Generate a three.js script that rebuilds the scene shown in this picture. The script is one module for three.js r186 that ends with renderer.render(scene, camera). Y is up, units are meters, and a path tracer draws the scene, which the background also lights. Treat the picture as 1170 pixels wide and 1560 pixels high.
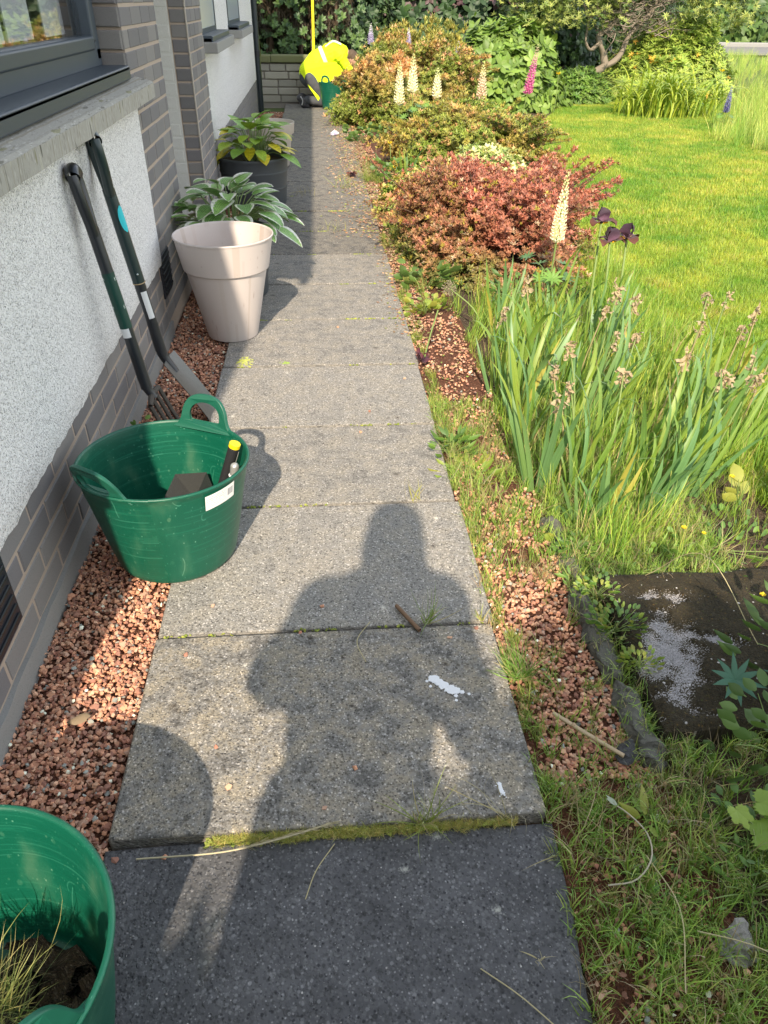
import * as THREE from 'three';
import { mergeGeometries } from 'three/addons/utils/BufferGeometryUtils.js';
import { RoundedBoxGeometry } from 'three/addons/geometries/RoundedBoxGeometry.js';
import { ConvexGeometry } from 'three/addons/geometries/ConvexGeometry.js';
import { MarchingCubes } from 'three/addons/objects/MarchingCubes.js';
import { ImprovedNoise } from 'three/addons/math/ImprovedNoise.js';

// ---------------------------------------------------------------- camera, sky, sun, exposure
const scene = new THREE.Scene();
const camera = new THREE.PerspectiveCamera(69.83, 3 / 4, 0.02, 400);
camera.position.set(0.4852, 1.438, 0);
camera.rotation.set(-0.6123, -0.0895, 0.0162, 'YXZ');
const renderer = new THREE.WebGLRenderer({ antialias: true });
renderer.setSize(768, 1024);
renderer.toneMapping = THREE.LinearToneMapping;
renderer.toneMappingExposure = 2.05;
renderer.shadowMap.enabled = true;
renderer.shadowMap.type = THREE.PCFSoftShadowMap;
const SUN = new THREE.Vector3(-0.165, 1, 1.31).normalize();
{ // hazy summer sky with thin broken cloud, evenly so in every direction
  const W = 512, H = 256, d = new Float32Array(W * H * 4), nz = new ImprovedNoise(), SKY = 0.69;
  for (let j = 0; j < H; j++) for (let i = 0; i < W; i++) {
    const up = ((j + 0.5) / H - 0.5) * Math.PI, az = (i + 0.5) / W * 2 * Math.PI - Math.PI, x = Math.cos(az) * Math.cos(up), y = Math.sin(up), z = Math.sin(az) * Math.cos(up), e = Math.max(0, y), o = (j * W + i) * 4;
    let n = 0, a = 0.5, f = 2.2; for (let k = 0; k < 5; k++) { n += a * nz.noise(x * f, y * f * 1.6, z * f + k * 9); a *= 0.5; f *= 2.1; }
    const cl = THREE.MathUtils.smoothstep(n + 0.12, -0.1, 0.35) * 0.85, t = Math.pow(1 - e, 2.5), mu = Math.max(0, x * SUN.x + y * SUN.y + z * SUN.z), glow = 0.5 * Math.pow(mu, 10);
    const hz = 1.5 * Math.pow(1 - e, 4), b = [0.36 + 0.5 * t + hz, 0.5 + 0.42 * t + hz, 0.74 + 0.2 * t + 0.95 * hz], c = [1.05 + hz, 1.03 + hz, 1.0 + hz];
    for (let k = 0; k < 3; k++) d[o + k] = y < 0 ? 0.3 * SKY : SKY * (b[k] * (1 - cl) + c[k] * cl + glow);
    d[o + 3] = 1;
  }
  const t = new THREE.DataTexture(d, W, H, THREE.RGBAFormat, THREE.FloatType); t.mapping = THREE.EquirectangularReflectionMapping; t.magFilter = t.minFilter = THREE.LinearFilter; t.wrapS = THREE.RepeatWrapping; t.needsUpdate = true;
  scene.background = t; scene.environment = t;
}
const sun = new THREE.DirectionalLight(0xffeed6, 3.65);
sun.position.copy(SUN).multiplyScalar(40).add(new THREE.Vector3(1, 0, -5));
sun.target.position.set(1, 0, -5);
sun.castShadow = true;
sun.shadow.mapSize.set(4096, 4096);
sun.shadow.radius = 1.4;
Object.assign(sun.shadow.camera, { left: -14, right: 14, top: 20, bottom: -20, near: 1, far: 90 });
scene.add(sun, sun.target);

// ---------------------------------------------------------------- helpers
const V = (x, y, z) => new THREE.Vector3(x, y, z);
function mulberry(a) { return () => { a |= 0; a = (a + 0x6d2b79f5) | 0; let t = Math.imul(a ^ (a >>> 15), 1 | a); t = (t + Math.imul(t ^ (t >>> 7), 61 | t)) ^ t; return ((t ^ (t >>> 14)) >>> 0) / 4294967296; }; }
let R = mulberry(7);
const rr = (a, b) => a + (b - a) * R();
const gauss = () => (R() + R() + R() + R() - 2) * 0.87;
const pick = (a) => a[Math.floor(R() * a.length)];
const noise = new ImprovedNoise();
const fbm = (x, y, z = 0, o = 4) => { let s = 0, a = 0.5; for (let i = 0; i < o; i++) { s += a * noise.noise(x, y, z + i * 7.3); x *= 2.03; y *= 2.03; z *= 2.03; a *= 0.5; } return s; };
const lerp = THREE.MathUtils.lerp, clamp = THREE.MathUtils.clamp, sstep = THREE.MathUtils.smoothstep;
const C = (r, g, b) => new THREE.Color(r, g, b);
const used = {};
const numbered = (n) => { const k = used[n] = (used[n] ?? -1) + 1; return k ? n + '_' + String(k).padStart(3, '0') : n; };
function shade(o) { o.traverse((c) => { if (c.isMesh) { c.castShadow = true; c.receiveShadow = true; } }); return o; }
function tag(o, label, category, group, kind) { o.userData = { label, category }; if (group) o.userData.group = group; if (kind) o.userData.kind = kind; return o; }
function thing(name, label, category, pos = [0, 0, 0], turn = 0, group) {
  const o = new THREE.Group(); o.name = numbered(name); o.position.set(...pos); o.rotation.y = turn; scene.add(o);
  return tag(o, label, category, group);
}
function struct(name, geo, mat) {
  const o = geo ? new THREE.Mesh(geo, mat) : new THREE.Group(); o.name = numbered(name); scene.add(o);
  o.userData.kind = 'structure'; if (geo) { o.receiveShadow = true; o.castShadow = true; } return o;
}
function part(parent, name, geo, mat, label) {
  const m = new THREE.Mesh(Array.isArray(geo) ? merge(geo) : geo, mat); m.name = name; m.castShadow = m.receiveShadow = true;
  if (label) m.userData.label = label; parent.add(m); return m;
}
function merge(gs) {
  gs = gs.filter(Boolean).map((g) => { const q = g.index ? g.toNonIndexed() : g; if (!q.attributes.uv) q.setAttribute('uv', new THREE.BufferAttribute(new Float32Array(q.attributes.position.count * 2), 2)); if (!q.attributes.normal) q.computeVertexNormals(); return q; });
  const hasC = gs.some((g) => g.attributes.color);
  for (const g of gs) { for (const k of Object.keys(g.attributes)) if (!['position', 'normal', 'uv', 'color'].includes(k)) g.deleteAttribute(k); if (hasC && !g.attributes.color) g.setAttribute('color', new THREE.BufferAttribute(new Float32Array(g.attributes.position.count * 3).fill(1), 3)); }
  return mergeGeometries(gs);
}
const xf = (g, p = [0, 0, 0], r = [0, 0, 0], s = [1, 1, 1]) => g.applyMatrix4(new THREE.Matrix4().compose(V(...p), new THREE.Quaternion().setFromEuler(new THREE.Euler(...r)), V(...(Array.isArray(s) ? s : [s, s, s]))));
const box = (w, h, d, x = 0, y = 0, z = 0) => new THREE.BoxGeometry(w, h, d).translate(x, y, z);
const rbox = (w, h, d, r, x = 0, y = 0, z = 0, seg = 2) => new RoundedBoxGeometry(w, h, d, seg, r).translate(x, y, z);
// box between two corners with metre uv
function span(x0, x1, y0, y1, z0, z1) {
  if (z0 > z1) [z0, z1] = [z1, z0];
  const g = new THREE.BoxGeometry(x1 - x0, y1 - y0, z1 - z0).translate((x0 + x1) / 2, (y0 + y1) / 2, (z0 + z1) / 2); return metreUV(g);
}
function metreUV(g) {
  if (g.index) g = g.toNonIndexed(); const p = g.attributes.position, n = g.attributes.normal, uv = new Float32Array(p.count * 2);
  for (let i = 0; i < p.count; i++) { const ax = Math.abs(n.getX(i)), ay = Math.abs(n.getY(i)), az = Math.abs(n.getZ(i)); if (ay >= ax && ay >= az) { uv[i * 2] = p.getX(i); uv[i * 2 + 1] = -p.getZ(i); } else if (ax >= az) { uv[i * 2] = -p.getZ(i); uv[i * 2 + 1] = p.getY(i); } else { uv[i * 2] = p.getX(i); uv[i * 2 + 1] = p.getY(i); } }
  g.setAttribute('uv', new THREE.BufferAttribute(uv, 2)); return g;
}
const tube = (pts, r, seg = 12, rad = 6, closed = false) => new THREE.TubeGeometry(new THREE.CatmullRomCurve3(pts.map((p) => p.isVector3 ? p : V(...p)), closed), seg, r, rad, closed);
// tapered tube along points with a radius per point
function limb(pts, radii, rad = 6, seg = 3) {
  const c = new THREE.CatmullRomCurve3(pts.map((p) => p.isVector3 ? p : V(...p))), n = (pts.length - 1) * seg, g = new THREE.TubeGeometry(c, n, 1, rad), pos = g.attributes.position;
  for (let i = 0; i <= n; i++) { const t = i / n, f = t * (radii.length - 1), k = Math.min(radii.length - 2, Math.floor(f)), r = lerp(radii[k], radii[k + 1], f - k), o = c.getPointAt(t);
    for (let j = 0; j <= rad; j++) { const id = i * (rad + 1) + j; pos.setXYZ(id, o.x + (pos.getX(id) - o.x) * r, o.y + (pos.getY(id) - o.y) * r, o.z + (pos.getZ(id) - o.z) * r); } }
  g.computeVertexNormals(); return g;
}
function lathe(prof, seg = 48) { return new THREE.LatheGeometry(prof.map((p) => new THREE.Vector2(p[0], p[1])), seg); }
function jitter(g, amp, freq, seed = 0) { const p = g.attributes.position; for (let i = 0; i < p.count; i++) { const x = p.getX(i), y = p.getY(i), z = p.getZ(i); p.setXYZ(i, x + amp * noise.noise(x * freq + seed, y * freq, z * freq), y + amp * noise.noise(x * freq, y * freq + 31 + seed, z * freq), z + amp * noise.noise(x * freq, y * freq, z * freq + 57 + seed)); } g.computeVertexNormals(); return g; }
// strap leaf: base at origin, grows along +Y, bends towards +Z
function blade(len, w, bend, segs = 5, fold = 0, prof = (t) => Math.min(1, 0.55 + t * 2) * (1 - Math.pow(t, 2.6)), pw = 1.6) {
  const pos = [], uv = [], idx = []; let y = 0, z = 0;
  for (let i = 0; i <= segs; i++) {
    const t = i / segs, a = bend * Math.pow(t, pw), hw = w * 0.5 * Math.max(prof(t), 0.001);
    if (i) { const am = bend * Math.pow((i - 0.5) / segs, pw); y += Math.cos(am) * len / segs; z += Math.sin(am) * len / segs; }
    const f = fold * hw; // edges lifted out of the blade's plane
    if (fold) { pos.push(-hw, y - Math.sin(a) * f, z + Math.cos(a) * f, 0, y, z, hw, y - Math.sin(a) * f, z + Math.cos(a) * f); uv.push(0, t, 0.5, t, 1, t); if (i) { const b = (i - 1) * 3; idx.push(b, b + 1, b + 4, b, b + 4, b + 3, b + 1, b + 2, b + 5, b + 1, b + 5, b + 4); } }
    else { pos.push(-hw, y, z, hw, y, z); uv.push(0, t, 1, t); if (i) { const b = (i - 1) * 2; idx.push(b, b + 1, b + 3, b, b + 3, b + 2); } }
  }
  const g = new THREE.BufferGeometry(); g.setAttribute('position', new THREE.Float32BufferAttribute(pos, 3)); g.setAttribute('uv', new THREE.Float32BufferAttribute(uv, 2)); g.setIndex(idx); g.computeVertexNormals(); return g;
}
const OVAL = (t) => Math.pow(Math.sin(Math.PI * Math.min(1, 0.04 + t * 0.96)), 0.75), LANCE = (t) => Math.sin(Math.PI * Math.pow(clamp(0.03 + t * 0.97, 0, 1), 0.7));
const tint = (g, c) => { const n = g.attributes.position.count, a = new Float32Array(n * 3); for (let i = 0; i < n; i++) { a[i * 3] = c.r; a[i * 3 + 1] = c.g; a[i * 3 + 2] = c.b; } g.setAttribute('color', new THREE.BufferAttribute(a, 3)); return g; };
const M4 = (p, q, s) => new THREE.Matrix4().compose(p, q, typeof s === 'number' ? V(s, s, s) : s);
const UP = V(0, 1, 0);
// turn that takes +Y to dir, then spins round it
const aim = (dir, spin = 0) => new THREE.Quaternion().setFromUnitVectors(UP, dir.clone().normalize()).multiply(new THREE.Quaternion().setFromAxisAngle(UP, spin));
function copies(parent, name, geo, mat, list, top) {
  const m = new THREE.InstancedMesh(geo, mat, list.length); m.name = top ? numbered(name) : name; m.castShadow = m.receiveShadow = true;
  list.forEach((l, i) => { m.setMatrixAt(i, l.m); if (l.c) m.setColorAt(i, l.c); });
  m.userData.kind = 'stuff'; parent.add(m); return m;
}
// closed skin round tapered bones: [[a, ra, b, rb], ...]
function skin(bones, cell, k = 0.03, wob = null) {
  const bb = new THREE.Box3(); for (const [a, ra, b, rb] of bones) { bb.expandByPoint(V(...a).addScalar(ra + 0.03)).expandByPoint(V(...a).addScalar(-ra - 0.03)).expandByPoint(V(...b).addScalar(rb + 0.03)).expandByPoint(V(...b).addScalar(-rb - 0.03)); }
  const c = bb.getCenter(V(0, 0, 0)), s = bb.getSize(V(0, 0, 0)), half = Math.max(s.x, s.y, s.z) / 2 + cell * 3, res = Math.ceil(2 * half / cell), mc = new MarchingCubes(res, new THREE.MeshBasicMaterial(), false, false, 120000);
  mc.isolation = 0; const f = mc.field, h = res / 2;
  const B = bones.map(([a, ra, b, rb]) => { const A = V(...a), D = V(...b).sub(A); return [A, D, D.lengthSq() || 1e-9, ra, rb]; });
  for (let z = 0; z < res; z++) for (let y = 0; y < res; y++) for (let x = 0; x < res; x++) {
    const px = c.x + (x - h) / h * half, py = c.y + (y - h) / h * half, pz = c.z + (z - h) / h * half; let d = 1e3;
    for (const [A, D, L, ra, rb] of B) { const ax = px - A.x, ay = py - A.y, az = pz - A.z, t = clamp((ax * D.x + ay * D.y + az * D.z) / L, 0, 1), e = Math.hypot(ax - D.x * t, ay - D.y * t, az - D.z * t) - lerp(ra, rb, t); if (e - d > k) continue; const hh = clamp(0.5 + 0.5 * (d - e) / k, 0, 1); d = lerp(d, e, hh) - k * hh * (1 - hh); }
    if (wob) d += wob(px, py, pz); f[z * res * res + y * res + x] = -d;
  }
  mc.update(); const n = mc.count, g = new THREE.BufferGeometry(), P = new Float32Array(n * 3);
  for (let i = 0; i < n * 3; i += 3) { P[i] = c.x + mc.positionArray[i] * half; P[i + 1] = c.y + mc.positionArray[i + 1] * half; P[i + 2] = c.z + mc.positionArray[i + 2] * half; }
  g.setAttribute('position', new THREE.BufferAttribute(P, 3)); g.setAttribute('normal', new THREE.BufferAttribute(mc.normalArray.slice(0, n * 3), 3)); g.setAttribute('uv', new THREE.BufferAttribute(new Float32Array(n * 2), 2)); return g;
}

// ---------------------------------------------------------------- textures
function canvasTex(w, h, draw, srgb = true, rep = true) {
  const c = document.createElement('canvas'); c.width = w; c.height = h; draw(c.getContext('2d'), w, h);
  const t = new THREE.CanvasTexture(c); t.colorSpace = srgb ? THREE.SRGBColorSpace : THREE.NoColorSpace; t.wrapS = t.wrapT = rep ? THREE.RepeatWrapping : THREE.ClampToEdgeWrapping; t.magFilter = THREE.LinearFilter; return t;
}
const scaled = (t, u, v = u) => { const c = t.clone(); c.repeat.set(1 / u, 1 / v); return c; };
function dots(x, w, h, n, r0, r1, col, wrap = true) { // irregular grains
  for (let i = 0; i < n; i++) {
    const px = R() * w, py = R() * h, r = r0 + (r1 - r0) * Math.pow(R(), 2), m = r * 1.5; x.fillStyle = col();
    for (const dx of wrap ? (px < m ? [0, w] : px > w - m ? [0, -w] : [0]) : [0]) for (const dy of wrap ? (py < m ? [0, h] : py > h - m ? [0, -h] : [0]) : [0]) {
      x.beginPath(); const a0 = R() * 6.3, k = r < 1.6 ? 4 : 6; for (let j = 0; j < k; j++) { const a = a0 + j / k * 6.283, q = r * (0.65 + 0.5 * R()); x.lineTo(px + dx + Math.cos(a) * q, py + dy + Math.sin(a) * q); } x.fill();
    }
  }
}
const grey = (a, b, tr = 0, tb = 0) => () => { const v = Math.round(rr(a, b)); return `rgb(${v + tr},${v},${v + tb})`; };
function pixelsOver(x, w, h, f) { const d = x.getImageData(0, 0, w, h), a = d.data; for (let j = 0; j < h; j++) for (let i = 0; i < w; i++) { const o = (j * w + i) * 4; f(a, o, i, j); } x.putImageData(d, 0, 0); }
// concrete paving, one texture for one slab of 0.93 x 0.6 m
function slabTex(tone, stain, warm, seed) {
  const blot = (i, j) => fbm(i / 70 + seed, j / 70, seed, 5), fine = (i, j) => fbm(i / 14 + seed * 3, j / 14, 4, 2);
  const map = canvasTex(1024, 660, (x, w, h) => {
    x.fillStyle = `rgb(${tone + 2},${tone - 1},${tone - 7})`; x.fillRect(0, 0, w, h);
    dots(x, w, h, 24000, 1.2, 4.2, grey(tone - 52, tone + 18, 3, -5));
    dots(x, w, h, 9000, 1, 3.4, grey(tone + 12, tone + 66, 4, -4));
    dots(x, w, h, 3800, 0.8, 3, grey(tone - 76, tone - 36, 2, -2)); dots(x, w, h, 3000, 0.7, 2, grey(tone + 40, tone + 84, 3, -4));
    for (let i = 0; i < 14 * stain + 3; i++) { const cx = R() * w, cy = R() * h, r = rr(6, 26), pale = R() < 0.25; for (let k = 0; k < r * 9; k++) { const q = r * Math.abs(gauss()) * 0.8, a = R() * 6.28; x.fillStyle = pale ? 'rgba(205,202,190,0.28)' : 'rgba(60,57,52,0.2)'; x.fillRect(cx + Math.cos(a) * q, cy + Math.sin(a) * q, rr(1, 4), rr(1, 4)); } }
    pixelsOver(x, w, h, (a, o, i, j) => {
      const b = blot(i, j), f = fine(i, j), dark = stain * sstep(b + f * 0.9, 0.0, 0.42), wm = warm * sstep(-b + f * 0.6, -0.3, 0.4), e = Math.min(i, w - i, j, h - j), rim = 0.3 * (1 - sstep(e + 40 * f, 0, 16));
      const k = (1 + f * 0.16) * (1 - 0.55 * dark) * (1 - rim); a[o] *= k * (1 + 0.08 * wm); a[o + 1] *= k * (1 + 0.03 * wm); a[o + 2] *= k * (1 - 0.07 * wm);
    });
  }, true, true);
  return map;
}
const slabBump = canvasTex(1024, 660, (x, w, h) => { x.fillStyle = '#777'; x.fillRect(0, 0, w, h); dots(x, w, h, 26000, 1.2, 4, grey(60, 220)); dots(x, w, h, 8000, 1, 3, grey(20, 90)); }, false);
const slabMaps = [slabTex(133, 0.5, 0.8, 3.1), slabTex(140, 0.16, 0.3, 11.7), slabTex(137, 0.26, 0.35, 23.3), slabTex(118, 0.5, 0.4, 41.9)];
const slabMats = slabMaps.map((m) => new THREE.MeshStandardMaterial({ map: m, bumpMap: slabBump, bumpScale: 0.0035, roughness: 0.93 }));
const tarMap = canvasTex(1024, 1024, (x, w, h) => {
  x.fillStyle = 'rgb(84,84,86)'; x.fillRect(0, 0, w, h);
  dots(x, w, h, 26000, 1.5, 5.5, grey(62, 104, 0, 1)); dots(x, w, h, 9000, 1.5, 4.5, grey(80, 124, 0, 1)); dots(x, w, h, 5000, 1.2, 3.6, grey(46, 66, 0, 3)); dots(x, w, h, 5000, 0.8, 2.4, grey(110, 150, 1, 1)); dots(x, w, h, 420, 0.8, 2.4, grey(140, 205, 4, -4)); for (let i = 0; i < 14; i++) { const cx = R() * w, cy = R() * h, r = rr(8, 26); for (let k = 0; k < 160; k++) { const a = R() * 6.28, q = r * Math.abs(gauss()); x.fillStyle = i % 3 ? 'rgba(170,170,160,0.35)' : 'rgba(30,30,34,0.4)'; x.fillRect(cx + Math.cos(a) * q, cy + Math.sin(a) * q * 0.7, rr(1, 3.5), rr(1, 3.5)); } }
  pixelsOver(x, w, h, (a, o, i, j) => { const u = i / w * 6.2832, v = j / h * 6.2832, k = 1 + 0.3 * fbm(Math.cos(u) * 1.6 + Math.cos(v), Math.sin(u) * 1.6 + 9, Math.sin(v) * 1.6 + Math.cos(v) * 2, 4); a[o] *= k; a[o + 1] *= k; a[o + 2] *= k; });
});
const tarBump = canvasTex(1024, 1024, (x, w, h) => { x.fillStyle = '#444'; x.fillRect(0, 0, w, h); dots(x, w, h, 15000, 2.5, 8, grey(40, 235)); dots(x, w, h, 5000, 2, 6, grey(10, 60)); }, false);
const soilMap = canvasTex(512, 512, (x, w, h) => { x.fillStyle = 'rgb(72,56,40)'; x.fillRect(0, 0, w, h); dots(x, w, h, 6000, 1.5, 6, grey(38, 84, 14, -12)); dots(x, w, h, 1500, 1, 4, grey(78, 120, 16, -18)); });
const soilBump = canvasTex(512, 512, (x, w, h) => { x.fillStyle = '#555'; x.fillRect(0, 0, w, h); dots(x, w, h, 6000, 2, 8, grey(30, 230)); }, false);
const dashMap = canvasTex(1024, 1024, (x, w, h) => { x.fillStyle = 'rgb(228,227,225)'; x.fillRect(0, 0, w, h); dots(x, w, h, 12000, 2, 6, grey(214, 246, 1, -1)); dots(x, w, h, 5200, 1.5, 4.6, grey(130, 195, 1, 1)); dots(x, w, h, 1200, 1.2, 3.6, grey(80, 135)); dots(x, w, h, 5000, 2, 5, grey(238, 252, 1, -2)); });
const dashBump = canvasTex(1024, 1024, (x, w, h) => { x.fillStyle = '#555'; x.fillRect(0, 0, w, h); dots(x, w, h, 14000, 2.5, 6.5, grey(50, 250)); dots(x, w, h, 4000, 1.5, 4, grey(5, 60)); }, false);
const grit = canvasTex(512, 512, (x, w, h) => { x.fillStyle = '#888'; x.fillRect(0, 0, w, h); dots(x, w, h, 9000, 0.8, 3, grey(90, 180)); pixelsOver(x, w, h, (a, o, i, j) => { const u = i / w * 6.2832, v = j / h * 6.2832, k = 1 + 0.25 * fbm(Math.cos(u) * 2, Math.sin(u) * 2 + Math.cos(v) * 2, Math.sin(v) * 2, 4); a[o] *= k; a[o + 1] *= k; a[o + 2] *= k; }); }, false);
const gritColor = canvasTex(512, 512, (x, w, h) => { x.fillStyle = '#e2e2e2'; x.fillRect(0, 0, w, h); dots(x, w, h, 7000, 0.8, 2.6, grey(196, 250)); dots(x, w, h, 900, 0.8, 2.2, grey(150, 200)); });
const std = (color, roughness = 0.85, more = {}) => new THREE.MeshStandardMaterial({ color, roughness, ...more });
const gritty = (color, scale = 0.4, bump = 0.002, rough = 0.9, more = {}) => std(color, rough, { map: scaled(gritColor, scale), bumpMap: scaled(grit, scale), bumpScale: bump, ...more });
const leafMat = (through = 0.3, rough = 0.6, more = {}) => new THREE.MeshPhysicalMaterial({ color: C(1.22, 1.22, 1.1), roughness: rough, transmission: through, thickness: 0, side: THREE.DoubleSide, ...more });
const MAT = {
  tar: std(0xffffff, 0.9, { map: tarMap, bumpMap: tarBump, bumpScale: 0.0028 }),
  soil: std(0xffffff, 1, { map: scaled(soilMap, 0.4), bumpMap: scaled(soilBump, 0.4), bumpScale: 0.012 }),
  dash: std(0xffffff, 0.95, { map: scaled(dashMap, 0.62), bumpMap: scaled(dashBump, 0.62), bumpScale: 0.005 }),
  brick: [[0.225, 0.215, 0.214], [0.27, 0.257, 0.25], [0.31, 0.293, 0.278], [0.24, 0.228, 0.23]].map((c) => gritty(C(...c), 0.25, 0.0015)),
  whiteBrick: gritty(C(0.85, 0.84, 0.78), 0.3, 0.0015, 0.75),
  mortar: gritty(C(0.56, 0.45, 0.36), 0.2, 0.002),
  mortarGrey: gritty(C(0.42, 0.38, 0.34), 0.2, 0.002),
  stone: gritty(C(0.38, 0.375, 0.355), 0.3, 0.002),
  upvc: new THREE.MeshPhysicalMaterial({ color: C(0.04, 0.056, 0.074), roughness: 0.5, clearcoat: 0.2, clearcoatRoughness: 0.4 }),
  white: std(C(0.75, 0.76, 0.78), 0.5),
  glass: new THREE.MeshPhysicalMaterial({ color: 0xffffff, roughness: 0.02, transmission: 1, thickness: 0, ior: 1.6 }),
  black: new THREE.MeshPhysicalMaterial({ color: C(0.012, 0.014, 0.016), roughness: 0.42 }),
  wood: std(C(0.16, 0.09, 0.045), 0.85),
  leaf: leafMat(0.32, 0.55), leafV: leafMat(0.32, 0.55, { vertexColors: true }), grass: leafMat(0.4, 0.6), grassV: leafMat(0.4, 0.6, { vertexColors: true }),
  petal: leafMat(0.3, 0.7, { vertexColors: true }),
  twig: std(C(0.13, 0.09, 0.06), 0.95), bark: gritty(C(0.3, 0.25, 0.19), 0.2, 0.004),
};

// ---------------------------------------------------------------- ground, beds, lawn sheet, path
{ const g = new THREE.PlaneGeometry(500, 500); g.rotateX(-Math.PI / 2); g.translate(0, -0.075, 0); const uv = g.attributes.uv; for (let i = 0; i < uv.count; i++) uv.setXY(i, uv.getX(i) * 500, uv.getY(i) * 500); struct('ground', g, std(C(0.085, 0.12, 0.03), 1, { bumpMap: soilBump, bumpScale: 0.02 })); }
function sheet(name, pts, y, mat, bumpy = 0, step = 0.12) { // flat ground piece from a polygon (x, z), cut into a grid so that it can be uneven
  const sh = new THREE.Shape(pts.map((p) => new THREE.Vector2(p[0], -p[1]))); let g = new THREE.ShapeGeometry(sh); g.rotateX(-Math.PI / 2); g.translate(0, y, 0);
  const p = g.attributes.position, uv = g.attributes.uv; for (let i = 0; i < p.count; i++) uv.setXY(i, p.getX(i), -p.getZ(i)); return struct(name, g, mat);
}
const wavy = (pts, amp, per = 0.09) => { const out = []; for (let i = 0; i < pts.length; i++) { const a = pts[i], b = pts[(i + 1) % pts.length], n = a[2] ? Math.max(1, Math.round(Math.hypot(b[0] - a[0], b[1] - a[1]) / per)) : 1; for (let k = 0; k < n; k++) out.push([lerp(a[0], b[0], k / n) + (k ? amp * gauss() : 0), lerp(a[1], b[1], k / n) + (k ? amp * gauss() * 0.5 : 0)]); } return out; };
// flower bed soil: right of the path, out to the lawn
sheet('flower_bed', [[0.9, 3], [2.6, 3], [2.6, -1.4], [2.2, -2.6], [2.2, -4.2], [2.7, -6], [3.1, -8.5], [3.6, -11], [4.4, -13.2], [9, -12.2], [9, -19], [-2.5, -19], [-2.5, -13.7], [0.9, -13.7]], -0.045, MAT.soil);
sheet('lawn', [[2.6, 3], [14, 3], [14, -12.2], [9, -12.2], [4.4, -13.2], [3.6, -11], [3.1, -8.5], [2.7, -6], [2.2, -4.2], [2.2, -2.6], [2.6, -1.4]], -0.035, std(C(0.09, 0.13, 0.025), 1, { bumpMap: soilBump, bumpScale: 0.02 }));
const JOINTS = [-0.885, -1.485, -2.1, -2.668, -3.27, -3.878, -4.475, -5.1, -5.705, -6.34, -6.88, -7.51, -8.175, -8.8, -9.41, -10.02, -10.63, -11.24, -11.85, -12.46, -13.07, -13.6];
const path = struct('path');
{
  R = mulberry(21);
  for (let k = 0; k < JOINTS.length - 1; k++) {
    const z0 = JOINTS[k], z1 = JOINTS[k + 1], L = z0 - z1 - 0.013, W = 0.928 + rr(-0.006, 0.006), g = new RoundedBoxGeometry(W, 0.05, L, 3, 0.007), p = g.attributes.position, uv = g.attributes.uv, flip = k > 1 && R() < 0.5;
    for (let i = 0; i < p.count; i++) { let u = (p.getX(i) + W / 2) / W * 0.96 + 0.02, v = 0.5 - p.getZ(i) / L * 0.96; if (flip) { u = 1 - u; v = 1 - v; } if (Math.abs(g.attributes.normal.getY(i)) < 0.5) { u = p.getX(i) * 1.05 + p.getY(i); v = p.getZ(i) * 1.6 + p.getY(i) * 1.6; } uv.setXY(i, u, v); const ex = Math.abs(p.getX(i)) > W / 2 - 0.012 ? 0.004 : 0, n = noise.noise(p.getZ(i) * 9 + k * 5, p.getX(i) * 9, 1); p.setX(i, p.getX(i) + ex * n); }
    const mat = k === 0 ? slabMats[0] : k < 4 ? slabMats[k === 2 ? 2 : 1] : k < 7 ? slabMats[2] : slabMats[3];
    const s = part(path, 'paving_slab', g, mat); s.position.set(0.465 + rr(-0.005, 0.005), -0.025 + (k ? rr(-0.003, 0.002) : 0.002), (z0 + z1) / 2); s.rotation.set(rr(-0.003, 0.003), rr(-0.004, 0.004), rr(-0.002, 0.002));
  }
  const bed = new THREE.PlaneGeometry(0.95, 13); bed.rotateX(-Math.PI / 2); bed.translate(0.465, -0.036, -7.3); metreUV(bed); part(path, 'joint_soil', metreUV(bed), MAT.soil);
  const pts = wavy([[-0.02, 2.5], [0.9, 2.5], [0.885, -0.3, 1], [0.905, -0.5, 1], [0.935, -0.875, 1], [0.0, -0.878, 1], [0.015, -0.5, 1]], 0.006);
  const sh = new THREE.Shape(pts.map((p) => new THREE.Vector2(p[0], -p[1]))); const g = new THREE.ExtrudeGeometry(sh, { depth: 0.03, bevelEnabled: true, bevelSize: 0.006, bevelThickness: 0.008, bevelSegments: 2 }); g.rotateX(-Math.PI / 2); g.translate(0, -0.056, 0);
  const t = struct('tarmac_path', metreUV(g), MAT.tar);
}
// red stone chippings: 300 nearest stones one by one, the rest of each bed as one part
const CHIP_COLORS = [[0.34, 0.15, 0.1], [0.27, 0.11, 0.08], [0.42, 0.22, 0.155], [0.2, 0.088, 0.068], [0.31, 0.17, 0.13], [0.38, 0.17, 0.11], [0.2, 0.185, 0.18], [0.6, 0.55, 0.48]].map((c) => C(c[0] * 2.0, c[1] * 2.25, c[2] * 2.05));
const chipColor = () => { const r = R(); return r < 0.012 ? 7 : r < 0.05 ? 6 : Math.floor(R() * 6); };
const chipGeos = []; { R = mulberry(5); for (let k = 0; k < 7; k++) { const pts = []; for (let i = 0; i < 13; i++) pts.push(V(gauss(), gauss(), gauss()).normalize().multiply(V(1, rr(0.55, 0.8), 0.8)).multiplyScalar(rr(0.85, 1.08))); chipGeos.push(new ConvexGeometry(pts)); } }
const chipMats = CHIP_COLORS.map((c) => gritty(c.clone().multiplyScalar(1.12), 3, 0.06, 0.9)), chipWhite = gritty(C(1.12, 1.12, 1.12), 3, 0.06, 0.9);
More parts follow.
